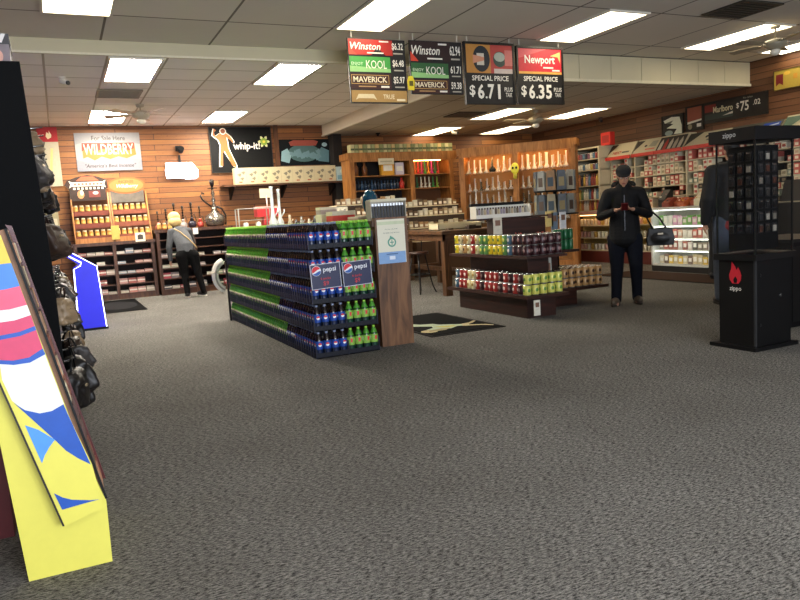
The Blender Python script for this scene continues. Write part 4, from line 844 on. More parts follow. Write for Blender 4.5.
# bottle carrier
t = thing('bottle_carrier', 'yellow cardboard carrier at the right front corner of the upper island level', 'carrier', (5.17, 6.92, .711))
b = B().box(0, 0, 0, .15, .2, .006, YEL).box(0, 0, 0, .15, .005, .09, YEL).box(0, .195, 0, .15, .2, .09, YEL).box(0, 0, 0, .005, .2, .12, YEL).box(.145, 0, 0, .15, .2, .12, YEL).box(.0, .0, .02, .15, -.003, .05, M('a86a1c')); b.build('carrier_box', t)
for k in range(4):
    tt = thing('beverage_bottle', 'brown glass bottle in the yellow carrier, %s' % ('front left', 'front right', 'back left', 'back right')[k], 'bottle', (5.21+.07*(k % 2), 6.97+.09*(k//2), .718))
    B().lathe([(.028, 0), (.03, .01), (.03, .12), (.012, .17), (.012, .22)], M('2a120a', .15), seg=12, cap=True).build('bottle_body', tt); B().lathe([(.0305, .03), (.0305, .1)], M('d8902f', .4), seg=12, cap=False).build('wrap_label', tt); B().lathe([(.014, .215), (.014, .23)], M('a82f22', .4), seg=10).build('cap', tt)
gc = M('1d5a34', .3, .1, noise=.3)
for k in range(4):
    for r in range(2):
        tag(B().lathe([(.03, 0), (.033, .008), (.033, .118), (.026, .126)], gc, seg=10, mats=[gc, gc, CHROME]).build('drink_can', loc=(5.42+k*.075, 7.0, .712+r*.127)), 'dark green can at the right of the top block, %s from the left, %s' % (nth(k), ('lower', 'upper')[r]), 'can', 'dark green cans by the top block')
# posters / cards on island
for x, y, z, w, h, c, lb in ((4.80, 7.3, .93, .12, .22, 'c9c2b0', 'tall pale leaflet card at the left front of the top block'), (5.2, 6.86, .24, .08, .4, 'a9aaa0', 'grey leaflet holder standing between the lower and side trays'), (4.66, 6.6, .06, .08, .17, 'd8d4c4', 'small white leaflet clipped under the lower tray'), (5.85, 7.66, .98, .12, .2, 'd9c27a', 'yellow and white card below the card spinner'), (5.93, 7.66, .9, .1, .26, '6d7f8e', 'blue-grey card below the card spinner'), (6.07, 7.66, .92, .1, .24, 'd9dde0', 'white card below the card spinner')):
    t = thing('leaflet_card', lb, 'card', (x, y if 'clipped' not in lb else 6.38, z)); B().box(-w/2, 0, 0, w/2, .012, h, M(c, .5, noise=.25, scale=22)).build('card', t)
    B().box(-w*.3, -.003, h*.55, w*.3, 0, h*.85, M('7b5a48', .5)).build('printed_patch', t)
t = thing('toy', 'red spiky ornament on the upper island level before the top block', 'ornament', (5.0, 7.2, .711))
B().ball((0, 0, .14), (.05, .05, .05), M('b8302a', .4), 10, 8).build('core', t); sp_ = B(); random.seed(4)
for k in range(26):
    a, e = random.uniform(0, 6.28), random.uniform(-.6, 1.4); d = Vector((math.cos(a)*math.cos(e), math.sin(a)*math.cos(e), math.sin(e))); sp_.tube([Vector((0, 0, .14))+d*.04, Vector((0, 0, .14))+d*.11], [.01, .003], M('c9584a', .4), 5)
sp_.build('spikes', t)
B().lathe([(.03, 0), (.02, .09)], BLK, seg=8).build('foot', t)
# white lighter tray row on the island top
t = thing('lighter_rack', 'long white rack of lighters along the top of the can island', 'rack', (4.57, 7.4, 1.146))
WH2 = M('dcd8cc', .4, noise=.03); B().box(0, 0, 0, .78, .14, .02, WH2).box(0, 0, .02, .78, .008, .045, WH2).box(0, .132, .02, .78, .14, .15, WH2).box(-.006, 0, 0, 0, .14, .15, WH2).box(.78, 0, 0, .786, .14, .15, WH2).build('tray', t)
B().box(0, .12, .15, .78, .17, .185, BLK).build('dark_header', t)
for k in range(19):
    c = random.choice(('d8d4c8', 'b9a88a', '8f8a80', '6b5a4a', 'cfc0a0', '9a8f9c'))
    tag(B().box(-.012, -.007, 0, .012, .007, .085, M(c, .3)).box(-.01, -.006, .085, .01, .006, .105, CHROME).build('pocket_lighter', loc=(4.60+k*.04, 7.45, 1.168)), 'lighter in the long white island rack, %s from the left' % nth(k), 'lighter', 'lighters in the long white island rack')
# card spinner
t = thing('card_spinner', 'two-tier spinning card rack with dark uprights rising right of the can island top', 'rack', (6.2, 7.98, 0))
B().tube([(0, 0, .2), (0, 0, 1.74)], .025, BLK).build('pole', t); B().lathe([(.31, 1.12), (.31, 1.14)], BLK, seg=20).build('lower_disc', t); B().lathe([(.28, 1.44), (.28, 1.455)], BLK, seg=20).build('upper_disc', t); B().lathe([(.18, .226), (.15, .26)], BLK, seg=20).build('spinner_base', t)
pc = ['5a6066', '8a8c86', '8f7050', '4c5258', 'a09a88', '6f7470', '45505a', '948a72']
for lv in range(2):
    for k in range(12):
        a = k*math.pi/6+.2; T = Matrix.Rotation(a, 4, 'Z')
        b = B().box(.02, -.075, 0, .2, -.06, .25, M(pc[k % 8], .5, noise=.2, scale=20), T=T)
        b = B(); b.prism([(-.066, 0), (.066, 0), (.05, .26), (-.05, .26)], .25, .28, M(pc[(k+lv*3) % 8], .5, noise=.3, scale=20), T=T, ax='x').box(.28, -.04, .05, .282, .035, .17, M(('4a3a30', '3c4a54', '8a7a50')[k % 3], .5), T=T).box(.12, -.012, 0, .25, .012, .24, M(pc[(k+3) % 8], .5, noise=.2), T=T)
        tag(b.build('greeting_card_pack', loc=(6.2, 7.98, 1.142+lv*.315)), 'card pack on the card spinner, %s tier, %s round from the right' % (('lower', 'upper')[lv], nth(k)), 'card pack', 'card packs on the spinner')

# ================================================================== HANGING CIGARETTE PRICE SIGNS
OFF = M('e9e4d6', .6); SB = M('171412', .5)
def hang(t, w, h=.76):
    for x in (.06, w-.06):
        B().tube([(x, .01, h-.01), (x, .01, 3.475-t.location.z)], .006, M('d9d4c6', .4), 6).build('hanging_rod', t)
def strips(x, z0, w, rows, label):
    t = thing('price_sign', label, 'price sign', (x, 8.1, z0)); n = len(rows); h = .77/4 if n == 4 else .66/3
    hh = [.2, .2, .2, .16] if n == 4 else [.26, .2, .19]; F = Face((0, 0, 0), U, V); z = sum(hh); tot = z
    B().box(0, 0, 0, w, .02, tot, SB).build('board', t)
    for (kind, pr), h in zip(rows, hh):
        z -= h; cw = w*.72; it = []
        if kind == 'Winston':
            it = [('r', .01, z+.01, cw+.04, z+h-.01, M('a8281f' if n == 4 else '2a1512', .5)), ('p', [(.0+.01, z+.01), (.12, z+.01), (.01, z+h*.5)], M('c8402c', .5)), ('p', [(cw*.55, z+.01), (cw*.9, z+.01), (cw*.7, z+h*.5)], SB),
                  ('t', 'Winston', cw*.42, z+h*.56, h*.42, OFF, cw*.74, .012, .25), ('r', cw*.45, z+h*.14, cw*.85, z+h*.21, OFF), ('r', cw*.75, z+h*.82, cw*.98, z+h*.9, OFF)]
        elif kind == 'KOOL':
            it = [('r', .01, z+.01, cw, z+h-.01, M('3f9440' if n == 4 else '2c5a30', .5)), ('p', [(.01, z+.01), (cw, z+.01), (cw, z+h*.25), (.01, z+h*.4)], M('8fc07a', .5)),
                  ('t', 'ENJOY', cw*.2, z+h*.5, h*.24, M('cfe6c0'), cw*.3, .0), ('t', 'KOOL', cw*.66, z+h*.5, h*.48, OFF, cw*.5, .0)]
        elif kind == 'MAVERICK':
            it = [('r', .01, z+.01, cw, z+h-.01, M('3a1a14', .5)), ('r', .02, z+h*.34, cw-.03, z+h*.88, M('c9a25a')), ('r', .026, z+h*.37, cw-.036, z+h*.85, M('3f1d14', .5)),
                  ('t', 'MAVERICK', cw*.49, z+h*.61, h*.34, M('efe2c0'), cw*.84, .012), ('r', cw*.2, z+h*.16, cw*.62, z+h*.23, M('b08a5a')), ('r', cw*.74, z+h*.13, cw*.94, z+h*.24, OFF)]
        else:
            it = [('r', .01, z+.015, w-.01, z+h-.005, M('a8844a', .5)), ('p', [(.06, z+.04), (.1, z+.11), (.3, z+.11), (.34, z+.04), (.3, z+.06), (.1, z+.06)], M('d9c9a0')), ('t', 'TRUE', w*.66, z+h*.5, h*.34, M('e4d6b0'), w*.2, .012), ('r', w*.8, z+.03, w*.95, z+.055, M('e4d6b0'))]
        if pr: it += [('t', pr, w*.86, z+h*.58, h*.46, OFF, w*.2, .016), ('r', w*.78, z+h*.14, w*.95, z+h*.22, M('a8a294'))]
        F2 = Face((0, -.0005, 0), U, V); draw(it, F2, t)
    hang(t, w, tot); return t
strips(3.33, 2.62, .76, [('Winston', '$6.32'), ('KOOL', '$6.48'), ('MAVERICK', '$5.97'), ('TRUE', '')], 'leftmost hanging price sign of four strips, Winston at the top, tan strip at the bottom')
strips(4.15, 2.74, .75, [('Winston', '62.94'), ('KOOL', '61.71'), ('MAVERICK', '59.38')], 'hanging price sign of three strips, Winston 62.94 at the top')
t = thing('price_tag', 'small yellow tag hooked on the left edge of the three-strip price sign', 'tag', (4.13, 8.07, 2.78)); B().prism([(-.04, 0), (.04, 0), (.05, .1), (.03, .17), (-.03, .17), (-.05, .1)], -.006, 0, M('ddc92a', .5)).build('tag_card', t); B().box(-.025, -.009, .05, .03, -.006, .11, M('5a5212')).build('printed_patch', t)
def special(x, z0, h, label, top, price):
    t = sign('price_sign', label, 'price sign', (x, 8.1, z0), U, V, .77, h, top+[('t', 'SPECIAL PRICE', .385, .335, .065, OFF, .62, .018), ('t', '$', .1, .17, .15, OFF, .1, .02), ('t', price[0], .23, .165, .19, OFF, .1, .03), ('t', '.', .31, .09, .03, OFF), ('t', price[1], .385, .165, .19, OFF, .1, .03), ('t', price[2], .51, .165, .19, OFF, .1, .03),
        ('t', 'PLUS', .66, .195, .055, OFF, .13, .012), ('t', 'TAX', .66, .125, .055, OFF, .1, .012)], board=SB, th=.03, frame=M('1a1815', .4), fw=.025); hang(t, .77, h)
special(4.93, 2.62, .79, 'hanging special price sign reading 6.71 with two round pictures', [('r', .03, .4, .74, .76, M('b0413a', .5)), ('r', .03, .4, .4, .76, M('b8803a', .5)), ('r', .45, .4, .74, .46, M('c9b8ae')), ('e', .26, .58, .13, .165, M('20262a')), ('r', .19, .5, .3, .65, M('c9c0ae')), ('p', [(.13, .52), (.3, .56), (.3, .6), (.13, .63)], M('c98a6a')), ('e', .54, .58, .1, .1, M('3c4a40')), ('e', .54, .61, .085, .06, M('a9b0a0')), ('r', .62, .5, .74, .7, M('c9746a'))], '671')
special(5.74, 2.63, .76, 'rightmost hanging special price sign, red Newport panel reading 6.35', [('r', .03, .4, .74, .73, M('c42331', .5)), ('p', [(.03, .42), (.03, .6), (.5, .73), (.2, .73), (.03, .73)], M('d2545a', .5)), ('p', [(.55, .64), (.72, .7), (.72, .55), (.68, .63)], M('e9b86a')), ('r', .03, .4, .74, .43, M('d9a04a')), ('t', 'Newport', .38, .575, .14, OFF, .5, .02), ('r', .43, .475, .6, .495, OFF), ('r', .58, .44, .71, .46, OFF)], '635')

# ================================================================== LIGHTER DISPLAY CASE (front right)
z = thing('lighter_display', 'black locking display case with red flame logo and clear upper cabinet of lighters', 'display case', (4.9, 3.84, 0))
BK = M('050506', .45, noise=.1, spec=.3)
B().prism([(-.05, -.04), (.46, -.04), (.46, .4), (-.05, .4)], 0, .03, BK, ax='z').build('plinth', z)
B().box(0, 0, .03, .42, .34, .72, BK).build('cabinet', z)
B().box(-.03, -.03, .72, .45, .37, .77, M('101011', .3)).build('case_sill', z)
B().box(-.004, -.006, .03, .012, .012, .72, M('2c2d2e', .3)).build('corner_trim', z)
ac = B(); ACR = M('1c1f1f', .03, alpha=.1, noise=0, spec=.5)
ac.box(-.01, -.01, .77, -.006, .35, 1.66, ACR).box(-.01, -.01, .77, .43, -.006, 1.66, ACR).box(.426, -.01, .77, .43, .35, 1.66, ACR).build('acrylic_panel', z)
e = B()
for x, y in ((-.012, -.012), (.42, -.012), (-.012, .342)): e.box(x, y, .77, x+.012, y+.012, 1.66, M('1c1d1c', .2))
e.build('edge_strip', z)
B().box(-.06, -.05, 1.655, .47, .38, 1.755, BK).build('header', z)
draw([('t', 'zippo', .2, .05, .05, M('b9bab6'), .2, .008)], Face((-.0605, .38, 1.655), (0, -1, 0), (0, 0, 1)), z)
B().box(.07, .06, .8, .35, .3, 1.62, M('060607', .5, spec=.2)).build('card_tower', z)
draw([('p', [(.13, .53), (.105, .56), (.1, .6), (.12, .65), (.125, .71), (.16, .665), (.172, .64), (.185, .665), (.205, .63), (.215, .6), (.21, .56), (.19, .53)], M('c42230', .4)), ('p', [(.145, .535), (.14, .565), (.16, .59), (.178, .565), (.172, .535)], BK), ('t', 'zippo', .16, .485, .045, OFF, .13, .008)], Face((-.0005, .34, 0), (0, -1, 0), (0, 0, 1)), z, ('flame_logo', 'lettering'), lift=.001)
for zz in (.6, .2): B().lathe([(.012, 0), (.01, .006)], M('3a3b3b', .3, .8), T=Matrix.Translation((.06, -.001, zz)) @ Matrix.Rotation(R(90), 4, 'X')).build('screw_cap', z)
B().lathe([(.012, 0), (.011, .008)], CHROME, T=Matrix.Translation((.29, -.001, .42)) @ Matrix.Rotation(R(90), 4, 'X')).build('lock', z)
random.seed(81)
for face in range(2):
    for r in range(7):
        for k in range(3):
            c = random.choice(('4a4844', '2c2b2c', 'b8b2a4', '1c1b1c', '5a3a30', '3a3a3c', '8a8478', '26272a', '3a342e'))
            if face == 0: T_ = ((4.9+.066, 3.84+.26-k*.08, .93+r*.095), RX)
            else: T_ = ((4.9+.13+k*.08, 3.84+.056, .93+r*.095), 0)
            tag(B().box(-.028, -.006, 0, .028, .006, .075, M('0e0e10', .4)).box(-.018, -.012, .008, .018, -.006, .055, M(c, .25, .4, noise=.4, scale=60)).box(-.018, -.0125, .055, .018, -.006, .068, M('8a8b8c', .2, .9)).build('metal_lighter', loc=T_[0], rotz=T_[1]), 'metal lighter in flame-logo case, %s face, %s row up, %s from left' % (('left', 'right')[face], nth(r), nth(k)), 'lighter', 'lighters in the flame-logo case')
t = thing('black_cabinet', 'plain black cabinet at the right edge, just behind the flame-logo lighter case', 'cabinet', (5.95, 4.3, 0)); B().box(0, 0, 0, .8, .6, .78, BK).build('body', t); B().box(-.02, -.02, .78, .82, .62, .81, M('161617', .3)).build('cabinet_top', t); B().box(.03, -.004, .05, .77, 0, .74, M('0e0e0f', .3)).build('door', t)

# ================================================================== LEFT SIDE: YELLOW DISPLAY, BLACK RACK, BLUE KIOSK
yd = thing('cardboard_display', 'yellow slanted cardboard floor display with blue and pink swooshes on its side', 'display stand', (0, 2.86, 0))
YL = M('d6cf58', .55, noise=.04); B().prism([(-.235, 0), (.052, 0), (.055, .24), (-.02, .5), (-.25, .95), (-.52, 1.32), (-.52, .6), (-.27, .55)], 0, .5, YL).build('stand_body', yd)
LW = .165
def PP(s, a): # along the slope s 0..1, across a 0..1
    x0, z0 = .05-LW+.018, .175; return (x0+(-.255)*s+LW*a, z0+1.08*s+.045*a)
P = lambda *q: [PP(s, a) for s, a in q]
B().prism([(-.0945, .198), (.043, .236), (-.18, 1.27), (-.36, 1.235)], -.05, -.035, YL).build('side_panel', yd)
B().prism([(-.0945, .198), (-.36, 1.235), (-.367, 1.235), (-.1015, .198)], -.05, 0, M('1b1814', .5)).build('panel_edge', yd)
Fy = Face((0, -.0505, 0), U, V); WH3 = M('d8dcd8', .5, noise=.01); BL3 = M('184ea8', .5); PK = M('c43a60', .5)
arc = lambda s0, s1, bulge, n=9: [(s0+(s1-s0)*i/(n-1)+bulge*math.sin(math.pi*i/(n-1)), i/(n-1)) for i in range(n)]
def band(lo, hi): return [PP(s, a) for s, a in lo]+[PP(s, a) for s, a in reversed(hi)]
draw([('p', [(-.232, .76), (-.205, .681), (-.174, .646), (-.129, .627), (-.091, .63), (-.05, .645), (.02, .41), (.043, .238), (-.0945, .2)], YL),
      ('p', [(-.232, .83), (-.19, .818), (-.139, .819), (-.09, .84), (-.048, .65), (-.08, .63), (-.129, .627), (-.174, .646), (-.21, .69), (-.232, .77)], WH3),
      ('p', [(-.205, .681), (-.174, .65), (-.129, .63), (-.09, .632), (-.05, .65), (.016, .41), (-.024, .442), (-.06, .478), (-.091, .524)], BL3),
      ('p', [(-.18, .596), (-.14, .572), (-.091, .526), (-.112, .502), (-.13, .475), (-.142, .448)], M('4a8fe0', .5)),
      ('p', [(-.116, .33), (-.09, .308), (-.06, .292), (0, .276), (.033, .272), (-.03, .268), (-.096, .262)], BL3),
      ('p', [(-.252, .83), (-.19, .816), (-.139, .817), (-.088, .84), (-.094, .862), (-.14, .836), (-.19, .832), (-.252, .845)], BL3),
      ('p', [(-.26, .845), (-.19, .832), (-.14, .836), (-.094, .862), (-.107, .93), (-.16, .915), (-.27, .905)], PK),
      ('p', [(-.27, .905), (-.16, .915), (-.107, .93), (-.11, .945), (-.16, .93), (-.27, .92)], BL3),
      ('p', [(-.28, .92), (-.16, .93), (-.11, .945), (-.118, .985), (-.17, .972), (-.28, .968)], PK),
      ('p', [(-.28, .968), (-.17, .972), (-.118, .985), (-.126, 1.022), (-.18, 1.012), (-.29, 1.01)], WH3),
      ('p', [(-.29, 1.01), (-.18, 1.012), (-.126, 1.022), (-.141, 1.09), (-.19, 1.082), (-.31, 1.08)], M('e2506f', .5)),
      ('p', [(-.31, 1.08), (-.19, 1.082), (-.141, 1.09), (-.158, 1.172), (-.2, 1.17), (-.34, 1.16)], M('3a7ac8', .5)),
      ('p', [(-.34, 1.16), (-.2, 1.17), (-.158, 1.172), (-.176, 1.255), (-.34, 1.23)], M('d9b83a', .5))], Fy, yd, lift=.0)
# the slanted front of the display: rims and product trays seen edge-on
RIM = M('4a1414', .4, noise=.2)
sl_ = lambda s: (.052-.222*s, .25+1.04*s)
B().prism([sl_(0), sl_(1), (sl_(1)[0]+.008, sl_(1)[1]+.002), (sl_(0)[0]+.008, sl_(0)[1]+.002)], .0, .02, BLK).build('front_rim', yd)
B().prism([sl_(0), sl_(1), (sl_(1)[0]-.01, sl_(1)[1]+.02), (sl_(1)[0]+.012, sl_(1)[1]+.015), (sl_(0)[0]+.016, sl_(0)[1]+.0)], .25, .27, RIM).build('rear_rim', yd)
B().prism([sl_(0), sl_(1), (sl_(1)[0]-.1, sl_(1)[1]-.02), (sl_(0)[0]-.1, sl_(0)[1]-.02)], .02, .26, M('8a6448', .6, noise=.4, scale=20)).build('tray_body', yd)
random.seed(91)
for k in range(11):
    s = .03+k*.085; x, zc = sl_(s); T = Matrix.Translation((x, 2.88, zc)) @ Matrix.Rotation(R(-11), 4, 'Y')
    for q in range(3):
        b = B(); b.box(-.01, .01+q*.075, 0, .008, .078+q*.075, .075, M(random.choice(('b58a6a', '8a4a3a', 'd9c9a8', '6a4a4a', 'c98f6a', '5a4a3a')), .5, noise=.5, scale=30), T=T)
        tag(b.build('snack_packet'), 'brown packet on the yellow display front, %s row up, %s back' % (nth(k), nth(q)), 'packet', 'packets on the slanted yellow display')
t = thing('display_stand', 'dark red display stand leg area standing behind the yellow display at the left edge', 'display stand', (-.75, 3.36, 0)); B().box(0, 0, 0, .44, .3, .62, M('2a1012', .5)).build('stand_body', t); B().box(.38, -.01, 0, .445, .3, .75, M('5a1a1e', .5)).build('side_post', t)

rk = thing('accessory_rack', 'tall flat black rack whose aisle side is hung with leather bags', 'rack', (0, 4.0, 0))
KB = M('050607', .8, noise=.15, scale=3, spec=.12)
B().box(-1.3, 0, 0, -.09, .04, 2.11, KB).build('end_panel', rk); B().box(-.5, .04, 0, -.2, 4.2, 2.05, KB).build('backboard', rk); B().box(-.5, .04, 0, .0, 4.2, .1, KB).build('base_deck', rk)
B().prism([(-.09, 0), (-.045, 0), (-.045, 1.1), (-.08, 2.11), (-.09, 2.11)], 0, .04, KB).build('edge_panel', rk)
for k in range(9):
    for zz in (.55, .95, 1.35, 1.72)+((2.0,) if k > 2 else ()): B().tube([(-.2, .3+k*.45, zz), (-.02, .3+k*.45, zz+.02)], .006, CHROME, 6).build('hook', rk)
t = thing('pattern_box', 'black and grey patterned carton lying on top of the tall black rack', 'box', (-.45, 4.1, 2.112)); PB = M('6a5f62', .6, noise=.8, scale=9)
B().box(0, 0, 0, .33, .25, .15, PB).build('carton', t); B().box(-.003, -.003, .1, .333, .253, .15, M('2c2a2c', .6)).build('lid', t)
draw([('p', [(x, .105), (x+.02, .105), (x+.04, .148), (x+.02, .148)], M('c9c4c0')) for x in [.01+k*.045 for k in range(7)]]+[('p', [(.05, .03), (.2, .06), (.16, .08), (.04, .06)], M('b9b2ae')), ('e', .27, .04, .03, .035, M('b98a7a'))], Face((0, -.0035, 0), U, V), t)
# leather bags and pouches on the rack
import mathutils.noise as mn
def bag(w, d, h, col, strap, seed):
    t = thing('leather_bag', 'x', 'bag'); bm = bmesh.new(); bmesh.ops.create_icosphere(bm, subdivisions=4, radius=1)
    for v in bm.verts:
        p = v.co.copy(); e = .55; q = Vector([math.copysign(abs(c)**e, c) for c in p])
        n = mn.noise(q*1.5+Vector((seed*3.1, 0, 0)))*.5+mn.noise(q*3.5+Vector((0, seed, 0)))*.3
        f = 1-.35*max(0, q.z)
        v.co = Vector((q.x*w/2*f*(1+n), q.y*d/2*(1+n*.5), (q.z-1)*h/2*(1+n*.15)))
    me = bpy.data.meshes.new('bag'); bm.to_mesh(me); bm.free(); me.materials.append(col)
    for p in me.polygons: p.use_smooth = True
    o = bpy.data.objects.new('bag_body', me); COL.objects.link(o); o.parent = t
    B().tube([(-.0, -d*.3, -.05), (0, -d*.12, .08), (0, d*.12, .08), (0, d*.3, -.05)], .008, strap, 6).build('strap', t)
    B().box(w*.36, -.02, -h*.45, w*.5, .02, -h*.4, M('b5a284', .3, .7)).build('buckle', t)
    return t
LB = [M('15110f', .5, noise=.5, scale=12, bump=.8), M('33241b', .5, noise=.5, scale=12, bump=.5), M('1a1715', .45, noise=.5, scale=10, bump=.5), M('8a7458', .5, noise=.4, scale=9, bump=.4), M('3a3634', .5, noise=.5, scale=12, bump=.5)]
bags = [bag(.2, .3, .3, LB[0], BLK, 1), bag(.18, .26, .24, LB[1], DKBR, 2), bag(.22, .3, .34, LB[2], BLK, 3), bag(.15, .2, .22, LB[3], DKBR, 4), bag(.17, .28, .26, LB[4], BLK, 5)]
random.seed(14)
lv = ['lowest', 'second', 'third', 'fourth', 'top']
for zi, zz in enumerate((.55, .95, 1.35, 1.72, 2.02)):
    for k in range(9):
        bi = (k*2+zi*3) % 5
        if zi == 4 and k < 3: continue
        place(bags[bi], (-.085+[.1, .05, .04, 0, -.02][zi]+random.uniform(-.03, .03), 4.3+k*.45, zz-.03), 0, '%s bag hanging on the black rack, %s row, %s from near end' % (('black', 'dark brown', 'large black', 'tan', 'charcoal')[bi], lv[zi], nth(k)), 'bags hanging on the black rack', scale=random.uniform(.55, .8), rot=(random.uniform(-.2, .2), random.uniform(-.35, .1), random.uniform(-.5, .5)))
for k in range(6):
    o = place(bags[[2, 0, 4, 1, 2, 3][k]], (.0+.02*(k % 2), 5.0+k*.5, .38), random.uniform(-.4, .4), 'leather bag standing on the black rack base, %s from near end' % nth(k), 'bags standing on the rack deck', scale=.7)
# blue kiosk
kb = thing('game_kiosk', 'glowing blue kiosk with white lit edges standing beyond the black rack', 'kiosk', (.11, 10.2, 0))
BLU = M('1a1ad2', .4, emit=.45, noise=.25, scale=2); LED = M('dfe0ff', .4, emit=3.5, noise=0)
prof = [(0, 0), (.34, 0), (.30, .84), (-.16, 1.16), (-.2, 1.1), (.10, .87), (.02, .82)]
B().prism(prof, 0, .6, BLU).build('kiosk_body', kb)
B().tube([(p[0], -.004, p[1]) for p in prof[1:4]], .005, LED, 6).build('edge_light', kb)
B().tube([(p[0], -.004, p[1]) for p in [(0, .02), (.02, .82), (.10, .86), (.12, .9), (-.18, 1.1)]], .008, LED, 6).build('edge_light', kb)
B().prism([(-.155, 1.15), (.10, .885), (.085, .87), (-.18, 1.11)], .03, .57, M('2a2a60', .2, emit=.4)).build('screen', kb)
B().box(-.05, -.01, 0, .36, .61, .03, BLK).build('foot_plate', kb)

# ================================================================== PEOPLE
def skinned(verts, edges, rad, root=0, sub=2):
    me = bpy.data.meshes.new('s'); me.from_pydata(verts, edges, []); o = bpy.data.objects.new('s', me); COL.objects.link(o)
    o.modifiers.new('k', 'SKIN'); me.skin_vertices
    for i, r in enumerate(rad):
        sv = me.skin_vertices[0].data[i]; sv.radius = r if isinstance(r, tuple) else (r, r); sv.use_root = (i == root)
    ss = o.modifiers.new('u', 'SUBSURF'); ss.levels = sub; ss.render_levels = sub
    dg = bpy.context.evaluated_depsgraph_get(); dg.update(); m2 = bpy.data.meshes.new_from_object(o.evaluated_get(dg))
    vs = [v.co.copy() for v in m2.vertices]; fs = [list(p.vertices) for p in m2.polygons]
    bpy.data.objects.remove(o); bpy.data.meshes.remove(m2); return vs, fs
def remesh(b, name, parent, mat, vox=.01, smooth=3):
    me = bpy.data.meshes.new(name); me.from_pydata([tuple(v) for v in b.v], [], b.f); o = bpy.data.objects.new(name, me); COL.objects.link(o)
    r = o.modifiers.new('r', 'REMESH'); r.mode = 'VOXEL'; r.voxel_size = vox
    s = o.modifiers.new('s', 'SMOOTH'); s.iterations = smooth; s.factor = .5
    dg = bpy.context.evaluated_depsgraph_get(); dg.update(); m2 = bpy.data.meshes.new_from_object(o.evaluated_get(dg)); m2.name = name
    bpy.data.objects.remove(o); o = bpy.data.objects.new(name, m2); COL.objects.link(o); o.parent = parent
    m2.materials.clear(); m2.materials.append(mat)
    for p in m2.polygons: p.use_smooth = True; p.material_index = 0
    return o
def chain(b, pts, rad, sub=2):
    vs, fs = skinned([tuple(p) for p in pts], [(i, i+1) for i in range(len(pts)-1)], rad, 0, sub); b.add(vs, fs, BLK, True)
def tree(b, verts, edges, rad, sub=2):
    for i, j in edges:
        p, q = Vector(verts[i]), Vector(verts[j]); e = lambda r: r if isinstance(r, tuple) else (r, r)
        (ax, ay), (bx, by) = e(rad[i]), e(rad[j]); n = max(2, int((q-p).length/(.3*min(ax, ay, bx, by)))+1)
        for k in range(n+1):
            f = k/n; rx, ry = ax+(bx-ax)*f, ay+(by-ay)*f; b.ball(tuple(p.lerp(q, f)), (rx, ry, min(rx, ry)*.85), BLK, 14, 8)
def head(b, T, s=1.):
    """head pointing -y (face), centre at origin of T"""
    b.ball((0, .005, .03*s), (.074*s, .092*s, .098*s), BLK, 20, 14, T=T); b.ball((0, -.02*s, -.045*s), (.055*s, .066*s, .07*s), BLK, 16, 10, T=T)
    b.ball((0, -.094*s, -.012*s), (.013*s, .02*s, .026*s), BLK, 8, 6, T=T); b.ball((0, -.075*s, -.062*s), (.026*s, .014*s, .009*s), BLK, 8, 6, T=T); b.ball((0, -.068*s, -.095*s), (.022*s, .02*s, .016*s), BLK, 8, 6, T=T)
    for q in (-1, 1):
        b.ball((q*.074*s, .012, -.005*s), (.012*s, .02*s, .032*s), BLK, 8, 6, T=T); b.ball((q*.03*s, -.08*s, .03*s), (.026*s, .014*s, .008*s), BLK, 8, 6, T=T)
def face_parts(T, par, s=1., lips='8a3f3a'):
    e = B()
    for q in (-1, 1): e.ball((q*.03*s, -.08*s, .008*s), (.013*s, .01*s, .006*s), M('e6e0d8', .3), 8, 6, T=T).ball((q*.03*s, -.089*s, .008*s), (.006*s, .004*s, .006*s), BLK, 6, 5, T=T)
    e.build('eyes', par); B().ball((0, -.086*s, -.062*s), (.022*s, .008*s, .007*s), M(lips, .4), 8, 6, T=T).build('lips', par)
def hand(b, wr, d, n, flip=1, curl=.5, s=1.):
    """wrist point, finger direction d, palm normal n"""
    d = Vector(d).normalized(); n = Vector(n); n = (n-d*n.dot(d)).normalized(); u = d.cross(n)*flip; wr = Vector(wr)
    chain(b, [wr, wr+d*.03*s, wr+d*.06*s, wr+d*.085*s], [(.026*s, .018*s), (.036*s, .016*s), (.04*s, .015*s), (.036*s, .013*s)], 2)
    for k, L in enumerate((.068, .076, .07, .055)):
        o = wr+d*.078*s+u*(.028-.019*k)*s; c = curl
        p1 = o+(d*math.cos(c*.6)+n*math.sin(c*.6))*L*.42*s; p2 = p1+(d*math.cos(c*1.3)+n*math.sin(c*1.3))*L*.33*s; p3 = p2+(d*math.cos(c*2)+n*math.sin(c*2))*L*.27*s
        chain(b, [o-d*.02*s, o, p1, p2, p3], [.009*s, .0092*s, .0088*s, .008*s, .0065*s], 1)
    o = wr+d*.02*s+u*.02*s; p1 = o+(d*.5+u*.7+n*.3).normalized()*.04*s; p2 = p1+(d*.8+u*.3+n*.5).normalized()*.03*s; p3 = p2+(d*.9+n*.4).normalized()*.022*s
    chain(b, [o, p1, p2, p3], [.013*s, .0115*s, .0095*s, .0075*s], 1)
SKIN = M('b98a70', .5, noise=.08); SKIN2 = M('caa08a', .5, noise=.08)
